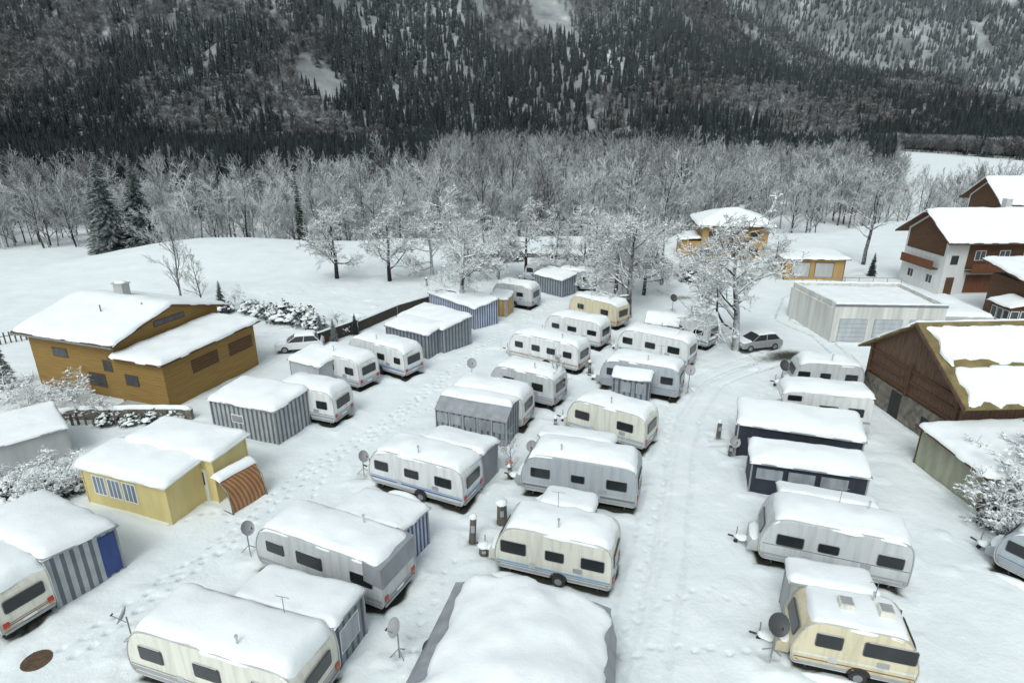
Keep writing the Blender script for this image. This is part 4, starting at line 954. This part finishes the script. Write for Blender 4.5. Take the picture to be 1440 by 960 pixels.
def field(n,y0,y1,seed):
    r=np.random.default_rng(seed); y=r.uniform(y0,y1,n); x=r.uniform(-1.02,1.02,n)*y; return x,y,r
x,y,r=field(78000,165,1480,21)
z,bk=Mz(x,y); z=np.maximum(z,-5)
az=x/y
sel=(vnoise(x,y,95,31)+.45*vnoise(x,y,30,32))+.22*np.exp(-((az-.1)/.28)**2)*np.clip(1.6-y/800,0,1); clear=vnoise(x,y,70,35)+.3*vnoise(x,y*.4,25,36)
chute=(vnoise(x+.25*y,y*.16,26,61)>.84)&(z>95)          # avalanche chutes running down the fall line
keep=(clear<1.12)&(~bk)&(~((y<250)&(az>-.22)))&(~chute)&(~((az>.60)&(y<620)&(vnoise(x,y,70,77)>.42)))
decid=(sel+r.normal(0,.10,len(x))>.90)&~((y<420)&(az<-.15)&(sel<1.15))
con=keep&~decid; dec=keep&decid
scatter('mountain_conifer_forest',np.stack([x,y,z],-1)[con],r.uniform(.5,1.15,con.sum()),CL,2)
scatter('mountain_broadleaf_forest',np.stack([x,y,z],-1)[dec],r.uniform(.6,1.1,dec.sum()),TL,3)
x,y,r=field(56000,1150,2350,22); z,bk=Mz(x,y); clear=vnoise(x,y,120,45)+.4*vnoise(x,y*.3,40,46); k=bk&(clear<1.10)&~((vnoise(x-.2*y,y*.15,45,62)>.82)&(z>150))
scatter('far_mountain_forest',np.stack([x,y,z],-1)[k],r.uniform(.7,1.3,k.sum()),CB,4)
# ------------------------------------------------------------------ ground sheet
def axis(a,b,st,far0,far1,g=1.09):
    c=list(np.arange(a,b+1e-6,st)); s=st; v=b
    hi=[]
    while v<far1: s=min(s*g,400); v+=s; hi.append(v)
    lo=[];s=st;v=a
    while v>far0: s=min(s*g,400); v-=s; lo.append(v)
    return np.array(lo[::-1]+c+hi)
gx=axis(-31,31,.10,-5000,5000); gy=axis(12,72,.10,-400,6000)
XX,YY=np.meshgrid(gx,gy); ZZ=zg(XX,YY); WR=np.zeros_like(XX)
near=np.clip(1-(np.hypot(XX,YY-40)-60)/40,0,1)
ZZ=ZZ+near*((vnoise(XX,YY,3.1,5)-.5)*.13+(vnoise(XX,YY,.9,6)-.5)*.055+(vnoise(XX,YY,.3,7)-.5)*.02+np.clip(vnoise(XX,YY,1.3,8)-.78,0,1)*.7*vnoise(XX,YY,6,12))
for p,yw,L,W,bare_ in FOOT:
    ix=np.where((gx>p.x-12)&(gx<p.x+12+L))[0]; iy=np.where((gy>p.y-12)&(gy<p.y+14+W))[0]
    if not len(ix) or not len(iy): continue
    sl=(slice(iy[0],iy[-1]+1),slice(ix[0],ix[-1]+1)); dx=XX[sl]-p.x;dy=YY[sl]-p.y
    lx=dx*math.cos(yw)+dy*math.sin(yw); ly=-dx*math.sin(yw)+dy*math.cos(yw)
    d=np.maximum(np.maximum(-lx,lx-L),np.maximum(-ly,ly-W))
    wob=(vnoise(XX[sl],YY[sl],.8,51)-.5)*.5
    if bare_>0:
        m=np.clip((.08-(d+wob*.8))/.25,0,1); WR[sl]=np.maximum(WR[sl],m*bare_); ZZ[sl]-=.10*m
    ZZ[sl]+=np.where(d>0,.12*np.exp(-((d-.5)/.3)**2)*(.5+wob*1.4),0)
def stamp(cx,cy,r,dep,w,asp=1.6,ang=0):
    i0=np.searchsorted(gx,cx-r*2.5);i1=np.searchsorted(gx,cx+r*2.5);j0=np.searchsorted(gy,cy-r*2.5);j1=np.searchsorted(gy,cy+r*2.5)
    if i1<=i0 or j1<=j0: return
    sl=(slice(j0,j1),slice(i0,i1)); dx=XX[sl]-cx;dy=YY[sl]-cy
    u=dx*math.cos(ang)+dy*math.sin(ang);v=-dx*math.sin(ang)+dy*math.cos(ang)
    g=np.exp(-((u/(r*asp))**2+(v/r)**2)**1.6); ZZ[sl]-=dep*g; WR[sl]=np.maximum(WR[sl],w*g)
rr=random.Random(9)
def trail(pts,off=0,dep=.15,w=.52,stride=.68):
    P_=[G(*q) for q in pts]
    side=1
    for a,b in zip(P_[:-1],P_[1:]):
        d=b-a;L=d.length;u=d.normalized();n=Vector((-u.y,u.x,0)); s=0
        while s<L:
            wv=math.sin((a.x+s)*.25)*.2+off
            q=a+u*s+n*(wv+side*.11+rr.gauss(0,.03)); side=-side; s+=stride*rr.uniform(.9,1.1)
            stamp(q.x,q.y,.10,dep*rr.uniform(.7,1.2),w*rr.uniform(.6,1.1),1.4,math.atan2(u.y,u.x))
main=[(110,925),(200,858),(330,760),(440,660),(560,585),(650,515),(720,462),(790,425)]
trail(main); trail(main,.7,.13,.48); trail([(330,760),(380,735),(450,640),(600,560)],-1.1,.1,.25)
trail([(560,590),(590,562),(640,540)],.4); trail([(250,830),(300,800),(352,790)],1.2,.12,.35)
trail([(860,960),(900,860),(915,760),(940,660),(935,560)],0,.08,.2); trail([(910,860),(1000,830),(1060,860)],0,.08,.2)
trail([(243,740),(300,720),(350,745)],0,.12,.4); trail([(1190,500),(1130,520),(1060,560),(1000,620)],0,.1,.25)
trail([(870,925),(930,915),(1060,925)],0,.12,.3); trail([(640,790),(600,860),(560,960)],0,.1,.25)
def rut(pts,off,w=.16,dep=.06,wear=.12):
    P_=[G(*q) for q in pts]
    for a,b in zip(P_[:-1],P_[1:]):
        d=b-a;L=d.length;u=d.normalized();n=Vector((-u.y,u.x,0)); s=0
        while s<L:
            q=a+u*s+n*(off+.05*math.sin(s*.7)); s+=.15; stamp(q.x,q.y,w,dep*.5,wear*rr.uniform(.3,1.2),1.0,0)
road=[(900,1000),(925,880),(945,760),(955,660),(968,590),(1000,540),(1060,515),(1110,500)]
for o_ in (-.75,.75): rut(road,o_,wear=.16,dep=.08); rut(road,o_+1.1,wear=.1,dep=.05)
loop=[(1190,510),(1120,500),(1050,520)]
for o_ in (-.7,.7): rut(loop,o_,wear=.5)
for o_ in (-.7,.7): rut([(1080,505),(1010,470),(985,440),(960,418),(930,408)],o_,wear=.5)
for o_ in (-.7,.7): rut([(1190,505),(1150,470),(1100,450),(1110,420),(1170,395),(1225,378)],o_,wear=.42)
for q in ((1108,500,1.3,.9),(1085,503,1.0,.6),(960,418,.9,.6),(985,430,.8,.5),(1150,512,1.2,.45),(860,925,.5,.4)):
    p=G(q[0],q[1]); stamp(p.x,p.y,q[2],.06,q[3],1.8,.2)
g=gridmesh('snowy_ground',XX,YY,ZZ,groundmat())
at=g.data.attributes.new('wear','FLOAT','POINT'); at.data.foreach_set('value',WR.ravel().astype(np.float32))
# ------------------------------------------------------------------ camera, sky, light
cd=bpy.data.cameras.new('camera'); cam=bpy.data.objects.new('camera',cd); sc.collection.objects.link(cam); sc.camera=cam
cam.location=(0,0,CH); cam.rotation_euler=(math.radians(90)-P,0,0); cd.sensor_width=36; cd.lens=F/1440*36; cd.clip_end=12000; cd.clip_start=.1
w=bpy.data.worlds.new('World'); sc.world=w; w.use_nodes=True; n=w.node_tree.nodes;l=w.node_tree.links
sky=n.new('ShaderNodeTexSky'); sky.sky_type='NISHITA'; sky.sun_disc=False; sky.sun_elevation=math.radians(50); sky.sun_rotation=math.radians(200); sky.air_density=1.2; sky.dust_density=4; sky.ozone_density=1
hs=n.new('ShaderNodeHueSaturation'); hs.inputs['Saturation'].default_value=.22; l.new(sky.outputs[0],hs.inputs['Color'])
tn=n.new('ShaderNodeMix'); tn.data_type='RGBA'; tn.blend_type='MULTIPLY'; tn.inputs[0].default_value=1; tn.inputs[7].default_value=(.925,1.0,1.005,1); l.new(hs.outputs[0],tn.inputs[6])
l.new(tn.outputs[2],n['Background'].inputs[0]); n['Background'].inputs[1].default_value=.142
sl=bpy.data.lights.new('sun','SUN'); so=bpy.data.objects.new('sun',sl); sc.collection.objects.link(so); sl.energy=.8; sl.angle=math.radians(25); sl.color=(1,.985,.96)
so.rotation_euler=(math.radians(40),0,math.radians(-20)); so.location=(0,0,100)
sc.view_settings.view_transform='Standard'; sc.view_settings.look='None'; sc.view_settings.exposure=0
print('BUILD',time.time()-T0)
